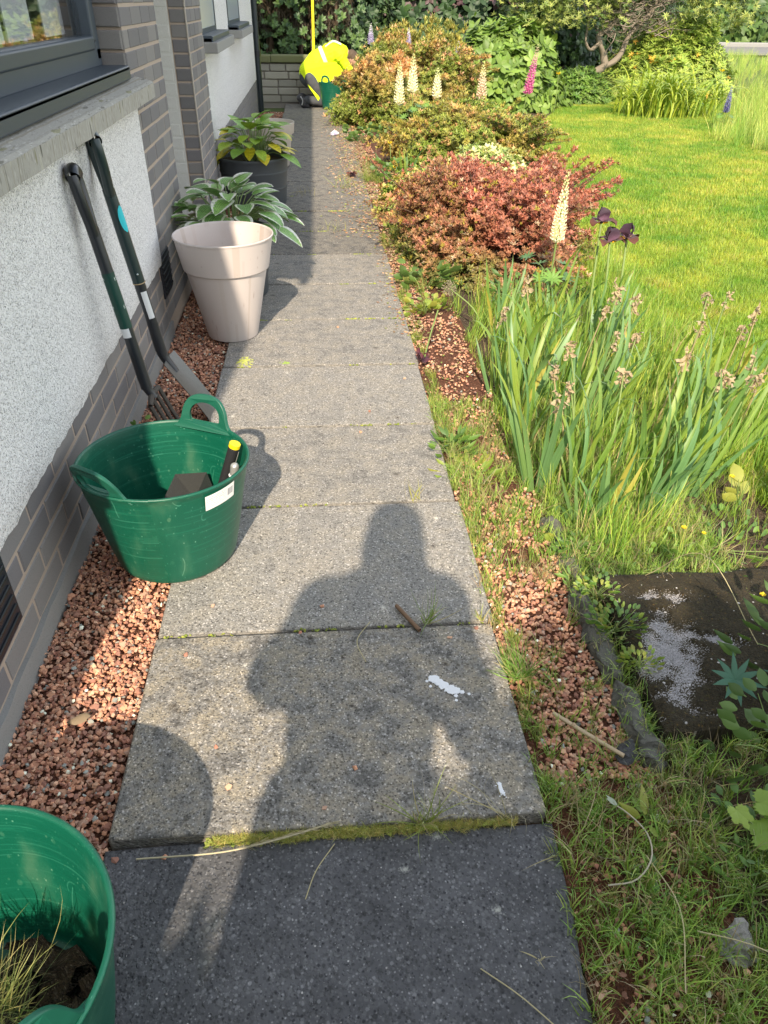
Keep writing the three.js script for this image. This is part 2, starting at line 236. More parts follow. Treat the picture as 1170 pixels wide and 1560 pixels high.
function gravelBed(outline, n, where, base) {
  const bed = struct('gravel_bed'); bed.userData.kind = 'structure';
  const sh = new THREE.ShapeGeometry(new THREE.Shape(outline.map((p) => new THREE.Vector2(p[0], -p[1])))); sh.rotateX(-Math.PI / 2); sh.translate(0, base, 0); part(bed, 'gravel_floor', metreUV(sh), MAT.bedFloor);
  const all = [];
  for (let i = 0; i < n; i++) { const q = where(); if (!q) continue; const s = rr(0.0044, 0.0092) * (R() < 0.06 ? 1.5 : 1); all.push({ p: V(q[0], base + rr(0.002, 0.02), q[1]), s, k: Math.floor(R() * 7), c: chipColor(), q: new THREE.Quaternion().setFromEuler(new THREE.Euler(rr(-0.7, 0.7), rr(0, 6.28), rr(-0.7, 0.7))) }); }
  all.sort((a, b) => b.p.y * 18 + b.p.z + b.s * 25 - a.p.y * 18 - a.p.z - a.s * 25);
  const vis = all.filter((a) => a.p.z < -0.78), near = new Set(vis.slice(0, 300));
  for (const a of near) { const m = part(bed, 'stone', chipGeos[a.k], chipMats[a.c]); m.position.copy(a.p); m.quaternion.copy(a.q); m.scale.setScalar(a.s); }
  for (let k = 0; k < 7; k++) { const l = all.filter((a) => a.k === k && !near.has(a)); if (l.length) copies(bed, 'loose_stones', chipGeos[k], chipWhite, l.map((a) => ({ m: M4(a.p, a.q, a.s), c: CHIP_COLORS[a.c].clone().multiplyScalar(rr(0.8, 1.2)) }))); }
  return bed;
}
MAT.bedFloor = std(C(0.13, 0.07, 0.05), 1, { map: scaled(soilMap, 0.4), bumpMap: scaled(soilBump, 0.4), bumpScale: 0.01, color: C(1.6, 0.95, 0.8) });
R = mulberry(31);
gravelBed([[-0.42, 1], [-0.005, 1], [-0.005, -12.9], [-0.42, -12.9]], 44000, () => { const u = R(), z = 0.3 - 13 * Math.pow(u, 1.75); return z < -6 && R() < 0.5 ? null : [rr(z < -6 ? -0.37 : -0.29, z > -0.87 ? 0.01 : -0.004), z]; }, -0.034);
gravelBed([[0.925, -0.2], [1.25, -0.2], [1.25, -13], [0.925, -13]], 24000, () => {
  const u = R(), z = -0.4 - 12 * Math.pow(u, 2), x = rr(0.935, 1.225 + (z < -4 ? -0.1 : 0)); let p = z > -0.95 ? 0.1 : z > -1.8 ? 1 : z > -2.3 ? 0.75 : z > -5 ? 0.5 : 0.3; p *= sstep(fbm(x * 5 + 3, z * 5, 2, 3) + (z < -0.98 && z > -1.75 ? 0.4 : 0.1), -0.1, 0.15); if (x < 0.97 && z > -1.15) p *= 0.2; return R() < p ? [x, z] : null;
}, -0.036);

// ---------------------------------------------------------------- the house
const WX = -0.3;
const house = thing('house', 'low white roughcast house with grey brick piers along the left of the path', 'house');
function brickGeo(L, H, D, c = 0.004) { // face towards +Z, edges chamfered
  const a = L / 2, b = H / 2, P = [[-a + c, -b + c, 0], [a - c, -b + c, 0], [a - c, b - c, 0], [-a + c, b - c, 0], [-a, -b, -c], [a, -b, -c], [a, b, -c], [-a, b, -c], [-a, -b, -D], [a, -b, -D], [a, b, -D], [-a, b, -D]], F = [[0, 1, 2, 3], [4, 5, 1, 0], [5, 6, 2, 1], [6, 7, 3, 2], [7, 4, 0, 3], [8, 9, 5, 4], [9, 10, 6, 5], [10, 11, 7, 6], [11, 8, 4, 7]], pos = [], uv = [];
  for (const f of F) for (const i of [0, 1, 2, 0, 2, 3]) { pos.push(...P[f[i]]); uv.push(P[f[i]][0] + P[f[i]][2], P[f[i]][1] + P[f[i]][2]); }
  const g = new THREE.BufferGeometry(); g.setAttribute('position', new THREE.Float32BufferAttribute(pos, 3)); g.setAttribute('uv', new THREE.Float32BufferAttribute(uv, 2)); g.computeVertexNormals(); return g;
}
const brickCache = {};
function courses(parent, mats, mortar, { at, along, face, len, y0, n, ch = 0.079, first = 0, full = 0.215, depth = 0.06, name = 'brick', stuff = false, bond = true }) {
  // at: corner point on the face (x, z); along: unit direction (x, z) of the run; face: y-rotation so that +Z looks out
  const list = [];
  for (let r = 0; r < n; r++) {
    let s = 0; const y = y0 + r * ch + ch / 2, off = bond ? ((r + first) % 2 ? full / 2 : full) : full;
    let l = Math.min(off, len); while (s < len - 0.02) { l = Math.min(l, len - s); const L = Math.round((l - 0.005) * 200) / 200 - 0.005; if (L > 0.03) list.push([s + l / 2, y, Math.max(0.03, L)]); s += l; l = full + 0.01; }
  }
  const gs = [];
  for (const [s, y, L] of list) { const key = L.toFixed(3) + '_' + depth + ch; const g = brickCache[key] ??= brickGeo(L, ch - 0.011, depth);
    const x = at[0] + along[0] * s, z = at[1] + along[1] * s, dx = rr(-0.0012, 0.0012), nx = Math.sin(face), nz = Math.cos(face);
    if (stuff) { gs.push(g.clone().applyMatrix4(new THREE.Matrix4().makeRotationY(face).setPosition(x + nx * dx, y, z + nz * dx))); continue; }
    const m = part(parent, name, g, pick(mats)); m.position.set(x + nx * dx, y, z + nz * dx); m.rotation.set(rr(-0.004, 0.004), face, rr(-0.004, 0.004), 'YXZ'); }
  if (stuff) { const m = part(parent, name, gs, mats[1]); m.userData.kind = 'stuff'; }
}
{
  R = mulberry(41);
  const zc = -0.38;
  // solid core of the house round a room behind the window; the brick and roughcast faces stand before it
  const core = [span(-6, -1.2, 0, 2.5, -5.45, -12.4), span(-6, -5.9, 0, 2.5, zc - 0.1, -5.5), span(-5.9, -0.5, -0.05, 0.06, zc - 0.1, -4.5), span(-5.9, -0.33, 2.4, 2.5, zc - 0.02, -4.5), span(-5.9, -0.32, 0, 2.4, zc - 0.02, zc - 0.14), span(-5.9, -0.33, 0, 2.4, -4.38, -4.515),
    span(-1.2, -0.41, 0, 2.5, -6.36, -12.38), span(-1.2, -0.33, 0, 2.5, -5.59, -6.34), span(-1.25, -1.15, 0, 2.5, -4.4, -5.7), span(-1.2, -0.32, 2.1, 2.5, -4.5, -5.6)];
  part(house, 'core_wall', core, gritty(C(0.6, 0.59, 0.57), 0.5));
  // roughcast panel under the window with the ragged bottom edge of its render
  const panel = (z0, z1, y0, y1, x, d, rag) => {
    const n = Math.round((z0 - z1) / 0.02), m = 8, pos = [], uv = [], idx = [];
    for (let i = 0; i <= n; i++) for (let j = 0; j <= m + 1; j++) { const z = lerp(z0, z1, i / n), lo = y0 + rag * fbm(z * 22, 3, x, 3) * 1.6, y = j === 0 ? lo : lerp(lo, y1, (j - 1) / m), xx = x + (j === 0 ? -d : 0.002 * noise.noise(z * 9, y * 9, 2)); pos.push(xx, y, z); uv.push(-z, y); if (i && j) { const a = (i - 1) * (m + 2) + j - 1, b = a + m + 2; idx.push(a, b, b + 1, a, b + 1, a + 1); } }
    const g = new THREE.BufferGeometry(); g.setAttribute('position', new THREE.Float32BufferAttribute(pos, 3)); g.setAttribute('uv', new THREE.Float32BufferAttribute(uv, 2)); g.setIndex(idx); g.computeVertexNormals(); return g.toNonIndexed();
  };
  part(house, 'roughcast_wall', [panel(zc, -3.69, 0.362, 1.075, WX + 0.012, 0.02, 0.012), span(-0.34, WX - 0.004, 0.36, 1.07, zc - 0.02, -3.7)], MAT.dash, 'white roughcast panel below the near window');
  part(house, 'roughcast_wall', [panel(-6.345, -12.4, 0.43, 2.5, -0.36, 0.03, 0.01)], MAT.dash, 'white roughcast wall beyond the brick pier');
  part(house, 'roughcast_wall', [span(-0.45, WX + 0.009, 1.07, 2.3, zc, -0.74), span(-0.34, WX + 0.01, 2.3, 2.5, zc, -4.53), span(-0.34, WX + 0.008, 2.35, 2.5, -4.53, -6.34)], MAT.dash);
  // brick plinth under the roughcast
  const plinth = part(house, 'brick_plinth', [span(-0.4, WX - 0.003, -0.05, 0.37, zc, -3.7)], MAT.mortar);
  courses(plinth, MAT.brick, 0, { at: [WX, -0.4], along: [0, -1], face: Math.PI / 2, len: 3.29, y0: 0.052, n: 4 });
  const g0 = jitter(new THREE.BoxGeometry(0.03, 0.09, 3.35, 2, 2, 80).translate(WX - 0.004, 0.006, zc - 1.7), 0.006, 11); part(house, 'footing', metreUV(g0), MAT.stone, 'rough grey concrete footing strip');
  const fp = part(house, 'brick_plinth', [span(-0.42, -0.375, -0.05, 0.45, -6.345, -12.4)], MAT.mortarGrey);
  courses(fp, MAT.brick, 0, { at: [-0.366, -6.35], along: [0, -1], face: Math.PI / 2, len: 6.0, y0: 0.03, n: 5, stuff: true, name: 'far_bricks' });
  // pier between window and doorway
  const pier = part(house, 'brick_pier', [span(-0.42, WX - 0.003, -0.05, 2.3, -3.7, -4.524)], MAT.mortar);
  courses(pier, MAT.brick, 0, { at: [WX, -3.69], along: [0, -1], face: Math.PI / 2, len: 0.84, y0: 0.052, n: 19 });
  courses(pier, MAT.brick, 0, { at: [-0.412, -3.685], along: [1, 0], face: 0, len: 0.112, y0: 0.052 + 14 * 0.079, n: 5, full: 0.215, depth: 0.03 });
  part(pier, 'upper_bricks', [span(-0.41, WX + 0.001, 0.052 + 19 * 0.079, 2.3, -3.688, -4.53)], MAT.brick[1]);
  // far side of the doorway: white painted bricks inside, dark ones outside, then the dark pier
  const jamb = part(house, 'brick_pier', [span(-1.2, -0.31, -0.05, 2.35, -5.575, -5.59), span(-0.42, WX - 0.005, -0.05, 2.35, -5.59, -6.335)], MAT.mortar);
  courses(jamb, MAT.brick, 0, { at: [-0.406, -5.57], along: [1, 0], face: 0, len: 0.106, y0: 0.02, n: 19, depth: 0.02 });
  part(jamb, 'painted_joints', [span(-0.64, -0.408, 0, 2.3, -5.5685, -5.576)], MAT.whiteBrick, 'white painted joints of the inner jamb');
  courses(jamb, [MAT.whiteBrick], 0, { at: [-0.63, -5.567], along: [1, 0], face: 0, len: 0.224, y0: 0.02, n: 19, depth: 0.02, name: 'painted_brick' });
  courses(jamb, MAT.brick, 0, { at: [WX, -5.575], along: [0, -1], face: Math.PI / 2, len: 0.765, y0: 0.02, n: 19 });
  part(jamb, 'upper_bricks', [span(-0.41, WX + 0.001, 0.02 + 19 * 0.079, 2.35, -5.57, -6.345)], MAT.brick[1]);
  const pc = [[WX + 0.001, 0, -5.572]]; part(jamb, 'corner_mortar', [tube([[WX - 0.002, 0, -5.572], [WX - 0.001, 0.5, -5.571], [WX - 0.003, 1, -5.573], [WX - 0.001, 1.52, -5.571]], 0.006, 30, 6)], gritty(C(0.62, 0.56, 0.48), 0.2), 'pale mortar smeared down the pier corner');
  // door in the recess
  const door = part(house, 'door', [span(-1.15, -1.11, 0.06, 2.05, -4.62, -5.5)], MAT.white); part(door, 'handle', [xf(new THREE.CapsuleGeometry(0.012, 0.1, 4, 8), [-1.07, 1, -4.75], [Math.PI / 2, 0, 0])], MAT.black);
  // near window
  const win = part(house, 'window', [ // fixed frame
    rbox(0.07, 0.065, 2.9, 0.006, -0.425, 1.222, -2.195), rbox(0.07, 1.1, 0.06, 0.006, -0.425, 1.76, -3.615), rbox(0.07, 0.06, 2.9, 0.006, -0.425, 2.27, -2.195), rbox(0.07, 1.1, 0.06, 0.006, -0.425, 1.76, -1.4), rbox(0.07, 1.1, 0.06, 0.006, -0.425, 1.76, -0.77)], MAT.upvc);
  part(win, 'sash', [rbox(0.05, 0.05, 2.1, 0.01, -0.408, 1.272, -2.5), rbox(0.05, 0.98, 0.05, 0.01, -0.408, 1.765, -3.565), rbox(0.05, 0.05, 2.1, 0.01, -0.408, 2.22, -2.5), rbox(0.05, 0.98, 0.05, 0.01, -0.408, 1.765, -1.455)], MAT.upvc);
  part(win, 'pane', [span(-0.424, -0.4235, 1.295, 2.2, -1.48, -3.542)], MAT.glass); part(win, 'pane', [span(-0.424, -0.4235, 1.25, 2.25, -0.8, -1.37)], MAT.glass);
  part(win, 'sill', [rbox(0.15, 0.022, 2.9, 0.008, -0.355, 1.181, -2.18, 3), rbox(0.016, 0.05, 2.9, 0.007, -0.288, 1.166, -2.18, 3)], MAT.upvc, 'dark grey plastic sill');
  // net blind panels and a pale sill board inside the room
  part(win, 'blind', [span(-0.5, -0.495, 1.3, 2.3, -2.5, -2.86), span(-0.5, -0.495, 1.3, 2.3, -2.9, -3.16), span(-0.5, -0.495, 1.3, 2.3, -3.3, -3.56), span(-0.5, -0.495, 1.3, 2.3, -1.5, -2.46)], std(C(0.5, 0.53, 0.55), 0.9));
  part(win, 'inner_sill', [span(-0.75, -0.46, 1.2, 1.23, -0.8, -3.6)], MAT.white);
  // concrete sill below it, sloped top
  const prof = new THREE.Shape([new THREE.Vector2(-0.42, 1.05), new THREE.Vector2(-0.232, 1.062), new THREE.Vector2(-0.23, 1.112), new THREE.Vector2(-0.24, 1.118), new THREE.Vector2(-0.42, 1.162)]);
  const cs = new THREE.ExtrudeGeometry(prof, { depth: 3.14, bevelEnabled: true, bevelSize: 0.004, bevelThickness: 0.006, bevelSegments: 2, steps: 60 }); cs.translate(0, 0, -3.82); jitter(cs, 0.0025, 14, 3); const cg = metreUV(cs); part(house, 'concrete_sill', cg, gritty(C(1.05, 1.04, 1.0), 0.5, 0.003, 0.95, { map: null }), 'weathered grey concrete window sill').material.map = canvasTex(1024, 256, (x, w, h) => {
    x.fillStyle = 'rgb(158,156,150)'; x.fillRect(0, 0, w, h); dots(x, w, h, 7000, 1, 3, grey(120, 190, 2, -4)); for (let i = 0; i < 130; i++) { x.fillStyle = `rgba(${pick(['70,68,62', '205,205,200', '88,82,70', '120,112,92'])},${rr(0.1, 0.4)})`; const p = R() * w; x.fillRect(p, rr(0, 60), rr(2, 9), rr(30, h)); } dots(x, w, h, 260, 2, 10, () => `rgba(${pick(['60,58,50', '190,188,170', '110,108,60'])},0.45)`);
  }); 
  // air bricks
  for (const [z, y, l] of [[-1.31, 0.25, 'black plastic air brick low in the plinth nearest the camera'], [-3.8, 0.285, 'black plastic air brick low in the plinth beside the grey pier']]) {
    const v = part(house, 'air_brick', [rbox(0.03, 0.2, 0.23, 0.004, WX - 0.008, y, z)], new THREE.MeshPhysicalMaterial({ color: C(0.014, 0.017, 0.026), roughness: 0.4 }), l);
    for (let k = 0; k < 6; k++) part(v, 'slat', rbox(0.008, 0.012, 0.2, 0.003, WX + 0.009, y - 0.075 + k * 0.03, z, 1), MAT.black);
  }
  // two far windows in the roughcast
  const farWindow = (z0, z1, l) => {
    const x = -0.358, w = part(house, 'window', [span(x - 0.03, x + 0.004, 1.17, 2.1, z0, z0 - 0.05), span(x - 0.03, x + 0.004, 1.17, 2.1, z1 + 0.05, z1), span(x - 0.03, x + 0.004, 1.165, 1.22, z0 - 0.05, z1 + 0.05), span(x - 0.03, x + 0.004, 2.05, 2.1, z0 - 0.05, z1 + 0.05)], MAT.upvc, l);
    part(w, 'pane', [span(x - 0.004, x - 0.001, 1.22, 2.05, z0 - 0.05, z1 + 0.05)], new THREE.MeshPhysicalMaterial({ color: C(0.62, 0.68, 0.74), roughness: 0.12, ior: 1.6 }), 'pale blind close behind the glass');
    part(w, 'sill', [rbox(0.11, 0.02, z0 - z1 + 0.1, 0.006, x + 0.045, 1.176, (z0 + z1) / 2), rbox(0.012, 0.04, z0 - z1 + 0.1, 0.005, x + 0.1, 1.163, (z0 + z1) / 2)], MAT.upvc);
    part(w, 'stone_sill', metreUV(rbox(0.16, 0.07, z0 - z1 + 0.2, 0.006, x + 0.06, 1.112, (z0 + z1) / 2)), MAT.stone);
  };
  farWindow(-6.55, -7.75, 'narrow far window just past the brick pier'); farWindow(-8.9, -10.3, 'farthest window near the drainpipe');
  // roof, overhanging only past the doorway side
  part(house, 'roof', [span(-6, -0.31, 2.5, 2.56, zc, -1.3), span(-6, -0.05, 2.5, 2.6, -1.3, -12.7), span(-0.06, 0.0, 2.42, 2.62, -1.3, -12.7)], std(C(0.09, 0.085, 0.085), 0.8));
  const dp = thing('drainpipe', 'dark green black downpipe at the far corner of the white house', 'drainpipe', [-0.33, 0, -12.5]);
  part(dp, 'pipe', [new THREE.CylinderGeometry(0.045, 0.045, 2.4, 16).translate(0, 1.2, 0)], new THREE.MeshPhysicalMaterial({ color: C(0.012, 0.022, 0.026), roughness: 0.4 }));
  for (const y of [0.75, 1.6]) part(dp, 'collar', [new THREE.CylinderGeometry(0.056, 0.056, 0.07, 16).translate(0, y, 0), box(0.1, 0.05, 0.03, -0.06, y, 0.02)], MAT.black);
}

// ---------------------------------------------------------------- tubs, pots, tools
const tubSkin = canvasTex(1024, 512, (x, w, h) => {
  x.fillStyle = 'rgb(6,84,64)'; x.fillRect(0, 0, w, h);
  for (let i = 0; i < 900; i++) { x.fillStyle = `rgba(${pick(['60,150,120', '0,60,44', '120,170,145'])},${rr(0.05, 0.3)})`; x.fillRect(R() * w, R() * h, rr(20, 200), rr(0.6, 1.6)); }
  dots(x, w, h, 2600, 0.4, 1.7, () => `rgba(190,205,180,${rr(0.15, 0.6)})`); dots(x, w, h, 300, 1, 6, () => `rgba(150,150,120,${rr(0.1, 0.35)})`);
  for (let i = 0; i < 60; i++) { x.strokeStyle = `rgba(170,210,185,${rr(0.15, 0.5)})`; x.lineWidth = rr(0.5, 1.6); x.beginPath(); const a = R() * w, b = R() * h; x.moveTo(a, b); x.quadraticCurveTo(a + rr(-20, 20), b + rr(5, 20), a + rr(-16, 16), b + rr(10, 50)); x.stroke(); }
  pixelsOver(x, w, h, (a, o, i, j) => { const u = i / w * 6.2832, n = sstep(fbm(Math.cos(u) * 2.2, Math.sin(u) * 2.2, j / 120, 5), 0.02, 0.42) * 0.42; a[o] = lerp(a[o], 128, n); a[o + 1] = lerp(a[o + 1], 132, n); a[o + 2] = lerp(a[o + 2], 104, n); });
});
const tubBump = canvasTex(512, 512, (x, w, h) => { x.fillStyle = '#888'; x.fillRect(0, 0, w, h); for (let i = 0; i < 900; i++) { const v = Math.round(rr(90, 180)); x.fillStyle = `rgba(${v},${v},${v},0.5)`; x.fillRect(R() * w, R() * h, rr(20, 240), rr(0.6, 2)); } }, false);
const tubMat = new THREE.MeshPhysicalMaterial({ map: tubSkin, bumpMap: tubBump, bumpScale: 0.0012, roughness: 0.42, side: THREE.DoubleSide, clearcoat: 0.15, clearcoatRoughness: 0.35 });
const tubEdge = new THREE.MeshPhysicalMaterial({ color: C(0.008, 0.1, 0.062), roughness: 0.45 });
function makeTub(label, pos, { H = 0.335, rt = 0.236, rb = 0.178, sx = 1, sz = 1, handles = [], turn = 0, dip = 0 }) {
  const t = thing('garden_tub', label, 'tub', pos, turn, 'green flexible garden tubs');
  const rad = (y) => rb + (rt - rb) * Math.pow(y / H, 0.85);
  const squash = (g) => { const p = g.attributes.position; for (let i = 0; i < p.count; i++) { const k = p.getY(i) / H, x = p.getX(i), z = p.getZ(i), a = Math.atan2(z, x); let d = 0; for (const h of handles) d += dip * Math.pow(Math.max(0, Math.cos(a - h.a)), 6); const q = 1 + 0.012 * Math.sin(a * 3 + 1) * k; p.setXYZ(i, x * q * lerp(1, sx, k), p.getY(i) + d * k * k, z * q * lerp(1, sz, k)); } g.computeVertexNormals(); return g; };
  const prof = [[0.001, 0.003], [rb - 0.012, 0.0], [rb - 0.003, 0.004], [rad(0.012), 0.012]]; for (let i = 1; i <= 10; i++) prof.push([rad(H * i / 11) + (i === 9 ? 0.0015 : 0), H * i / 11]); prof.push([rt + 0.001, H - 0.012], [rt + 0.005, H - 0.008], [rt + 0.006, H - 0.003], [rt + 0.003, H], [rt - 0.002, H], [rt - 0.005, H - 0.006]); for (let i = 10; i >= 1; i--) prof.push([rad(H * i / 11) - 0.005, H * i / 11]); prof.push([rb - 0.01, 0.012], [0.001, 0.009]);
  part(t, 'tub_body', squash(lathe(prof, 80)), tubMat);
  for (const h of handles) {
    const s = new THREE.Shape(); s.moveTo(-0.105, -0.012); s.bezierCurveTo(-0.075, 0.0, -0.078, 0.03, -0.068, 0.05); s.bezierCurveTo(-0.055, 0.082, -0.03, 0.09, 0, 0.09); s.bezierCurveTo(0.03, 0.09, 0.055, 0.082, 0.068, 0.05); s.bezierCurveTo(0.078, 0.03, 0.075, 0, 0.105, -0.012); s.lineTo(-0.105, -0.012);
    const o = new THREE.Path(); o.moveTo(-0.05, 0.008); o.bezierCurveTo(-0.058, 0.03, -0.05, 0.066, 0, 0.067); o.bezierCurveTo(0.05, 0.066, 0.058, 0.03, 0.05, 0.008); o.bezierCurveTo(0.04, 0.0, -0.04, 0.0, -0.05, 0.008); s.holes.push(o);
    const g = new THREE.ExtrudeGeometry(s, { depth: 0.006, bevelEnabled: true, bevelSize: 0.003, bevelThickness: 0.003, bevelSegments: 3, curveSegments: 14, steps: 1 }), p = g.attributes.position;
    for (let i = 0; i < p.count; i++) { const S = p.getX(i), T = p.getY(i), D = p.getZ(i) - 0.004, a = h.a + S / rt, tl = h.tilt * sstep(T, -0.01, 0.05), up = T > 0 ? T * Math.cos(tl) : T, out = rt + D * Math.cos(tl) + (T > 0 ? T * Math.sin(tl) : 0); p.setXYZ(i, Math.cos(a) * out * sx, H - 0.002 + up - D * Math.sin(tl) + dip * Math.pow(Math.max(0, Math.cos(a - h.a)), 6), Math.sin(a) * out * sz); }
    g.computeVertexNormals(); part(t, 'handle', g, tubEdge);
  }
  t.userData.R = undefined; delete t.userData.R; return { t, rad, H };
}
{
  R = mulberry(51);
  // middle tub
  const mid = makeTub('green flexible tub on the path below the garden fork, white paper label on its side', [0.004, 0, -1.88], { sx: 1.03, sz: 0.95, handles: [{ a: -1.12, tilt: 0.15 }, { a: 2.2, tilt: 0.28 }], dip: 0.004 });
  const lab = canvasTex(256, 96, (x, w, h) => { x.fillStyle = '#ecebe6'; x.fillRect(0, 0, w, h); for (let r = 0; r < 6; r++) for (let c = 0; c < 26; c++) if (R() < 0.7) { x.fillStyle = r < 3 ? 'rgba(190,120,100,0.75)' : 'rgba(150,150,150,0.7)'; x.fillRect(14 + c * 6.2, 14 + r * 12, rr(2, 5), 4); } x.fillStyle = 'rgba(90,90,100,0.8)'; for (let c = 0; c < 22; c++) x.fillRect(188 + c * 2.4, 22, R() < 0.5 ? 1 : 1.8, 44); });
  { const n = 12, pos = [], uv = [], idx = []; for (let i = 0; i <= n; i++) for (let j = 0; j < 2; j++) { const a = lerp(0.95, 0.5, i / n), y = (j ? 0.312 : 0.262) + 0.004 * (i / n), r = mid.rad(y) + 0.0035; pos.push(Math.cos(a) * r * 1.03 * 1.002, y, Math.sin(a) * r * 0.96); uv.push(i / n, j); if (i && j) { const b = (i - 1) * 2; idx.push(b, b + 2, b + 3, b, b + 3, b + 1); } } const g = new THREE.BufferGeometry(); g.setAttribute('position', new THREE.Float32BufferAttribute(pos, 3)); g.setAttribute('uv', new THREE.Float32BufferAttribute(uv, 2)); g.setIndex(idx); g.computeVertexNormals(); part(mid.t, 'paper_label', g, std(0xffffff, 0.7, { map: lab, side: THREE.DoubleSide }), 'white paper label with faint print'); }
  // near tub, half out of the picture
  makeTub('green flexible tub in the near left corner holding pulled weeds', [-0.088, 0, -0.525], { handles: [{ a: 0.72, tilt: -0.15 }, { a: 3.86, tilt: 0.2 }], sx: 1, sz: 0.99 });
  // far tub beside the gardener
  makeTub('small looking green tub far down the path beside the kneeling gardener', [0.775, 0, -13.0], { handles: [{ a: 2.2, tilt: 0 }, { a: -0.95, tilt: 0.1 }], H: 0.37 });
  // tools lying in the middle tub
  const tr = thing('hand_trowel', 'black handled hand tool with yellow end leaning inside the middle green tub', 'trowel', [0.1, 0.03, -1.935]);
  const q = aim(V(0.115, 0.33, 0.02)), along = (a) => V(0.115, 0.33, 0.02).normalize().multiplyScalar(a);
  const h1 = xf(new THREE.CapsuleGeometry(0.0165, 0.16, 6, 14), [0, 0, 0]); h1.applyQuaternion(q); h1.translate(...along(0.245)); part(tr, 'handle', h1, std(C(0.016, 0.016, 0.018), 0.65, { bumpMap: scaled(grit, 0.4), bumpScale: 0.002 }));
  const cap = new THREE.CylinderGeometry(0.0168, 0.0172, 0.012, 18).translate(0, 0.337, 0); cap.applyQuaternion(q); part(tr, 'end_cap', cap, std(C(0.75, 0.58, 0.01), 0.45));
  const seam = box(0.003, 0.16, 0.004, 0.016, 0.24, 0.003); seam.applyQuaternion(q); part(tr, 'seam', seam, std(C(0.2, 0.2, 0.19), 0.6));
  const bl = new THREE.CylinderGeometry(0.035, 0.012, 0.15, 16, 6, true, 0, Math.PI).translate(0, 0.08, 0); bl.applyQuaternion(q); part(tr, 'blade', bl, std(C(0.2, 0.2, 0.2), 0.4, { metalness: 0.7, side: THREE.DoubleSide }));
  const sv = thing('hand_tool', 'silver handled hand tool against the right wall of the middle green tub', 'hand tool', [0.165, 0.03, -1.87]);
  const q2 = aim(V(0.05, 0.3, 0.0)); const hs = new THREE.CapsuleGeometry(0.013, 0.13, 6, 14).translate(0, 0.21, 0); hs.applyQuaternion(q2); part(sv, 'handle', hs, std(C(0.55, 0.55, 0.53), 0.35, { metalness: 0.6 })); const ring = new THREE.TorusGeometry(0.0135, 0.003, 8, 18).rotateX(Math.PI / 2).translate(0, 0.245, 0); ring.applyQuaternion(q2); part(sv, 'collar', ring, std(C(0.8, 0.8, 0.78), 0.3)); const sb = box(0.03, 0.12, 0.003, 0, 0.07, 0); sb.applyQuaternion(q2); part(sv, 'blade', sb, std(C(0.25, 0.25, 0.25), 0.4, { metalness: 0.7 }));
  const bp = thing('plant_pot', 'scuffed black square plastic pot lying inside the middle green tub', 'plant pot', [0.05, 0.1, -2.0]);
  { const g = new THREE.CylinderGeometry(0.085, 0.06, 0.13, 4, 3, true); g.rotateY(0.5); const r = new THREE.TorusGeometry(0.085, 0.003, 4, 4); r.rotateX(Math.PI / 2); r.rotateY(0.5 + Math.PI / 2 - Math.PI / 4 * 0); r.translate(0, 0.065, 0); for (const k of [g]) { k.rotateZ(0.35); k.rotateX(0.25); } part(bp, 'pot_wall', g.toNonIndexed(), std(C(0.06, 0.063, 0.062), 0.7, { side: THREE.DoubleSide, bumpMap: scaled(grit, 0.3), bumpScale: 0.003 })); bp.children[0].geometry.computeVertexNormals(); const e = tube([[-0.02, -0.06, 0.075], [-0.045, 0.0, 0.088], [-0.06, 0.05, 0.1]], 0.0022, 6, 5); part(bp, 'ridge', e, std(C(0.25, 0.25, 0.24), 0.7)); }
  // root ball and weeds in the near tub
  const wd = thing('weed_clump', 'pulled grass weeds with soil on their roots in the near green tub', 'weeds', [-0.085, 0.1, -0.5]);
  part(wd, 'root_ball', jitter(new THREE.IcosahedronGeometry(0.07, 4), 0.03, 22), std(C(0.06, 0.042, 0.028), 1));
  const gs = []; for (let i = 0; i < 760; i++) { const g = blade(rr(0.06, 0.17), rr(0.0015, 0.003), rr(0.3, 1.9), 5); const d = V(gauss(), rr(0.1, 1.1), gauss()); g.applyQuaternion(aim(d, R() * 6)); g.translate(gauss() * 0.06, rr(0.0, 0.05), gauss() * 0.05); const y = R(); gs.push(tint(g, C(lerp(0.16, 0.55, y), lerp(0.26, 0.46, y), lerp(0.05, 0.2, y)))); } const wg = part(wd, 'grass_blades', gs, MAT.grassV); wg.userData.kind = 'stuff';
  const ps = thing('plastic_sheet', 'crumpled clear white plastic beside the weeds in the near tub', 'plastic', [-0.17, 0.2, -0.5]); { const g = new THREE.PlaneGeometry(0.16, 0.05, 24, 8); g.rotateX(-1.0); jitter(g, 0.03, 18); part(ps, 'plastic_film', g, new THREE.MeshPhysicalMaterial({ color: C(0.75, 0.78, 0.8), roughness: 0.25, transmission: 0.5, thickness: 0, side: THREE.DoubleSide })); }
  const fill = thing('garden_waste', 'dark heap of soil and cut stalks in the bottom of the near tub', 'garden waste', [-0.088, 0.02, -0.525]); part(fill, 'soil', jitter(new THREE.SphereGeometry(0.165, 32, 16).scale(1, 0.16, 1), 0.05, 30), MAT.soil);

  // flower pots
  const beige = thing('flower_pot', 'large empty beige plastic flower pot with stepped collar on the path edge', 'flower pot', [0.02, 0, -3.69]);
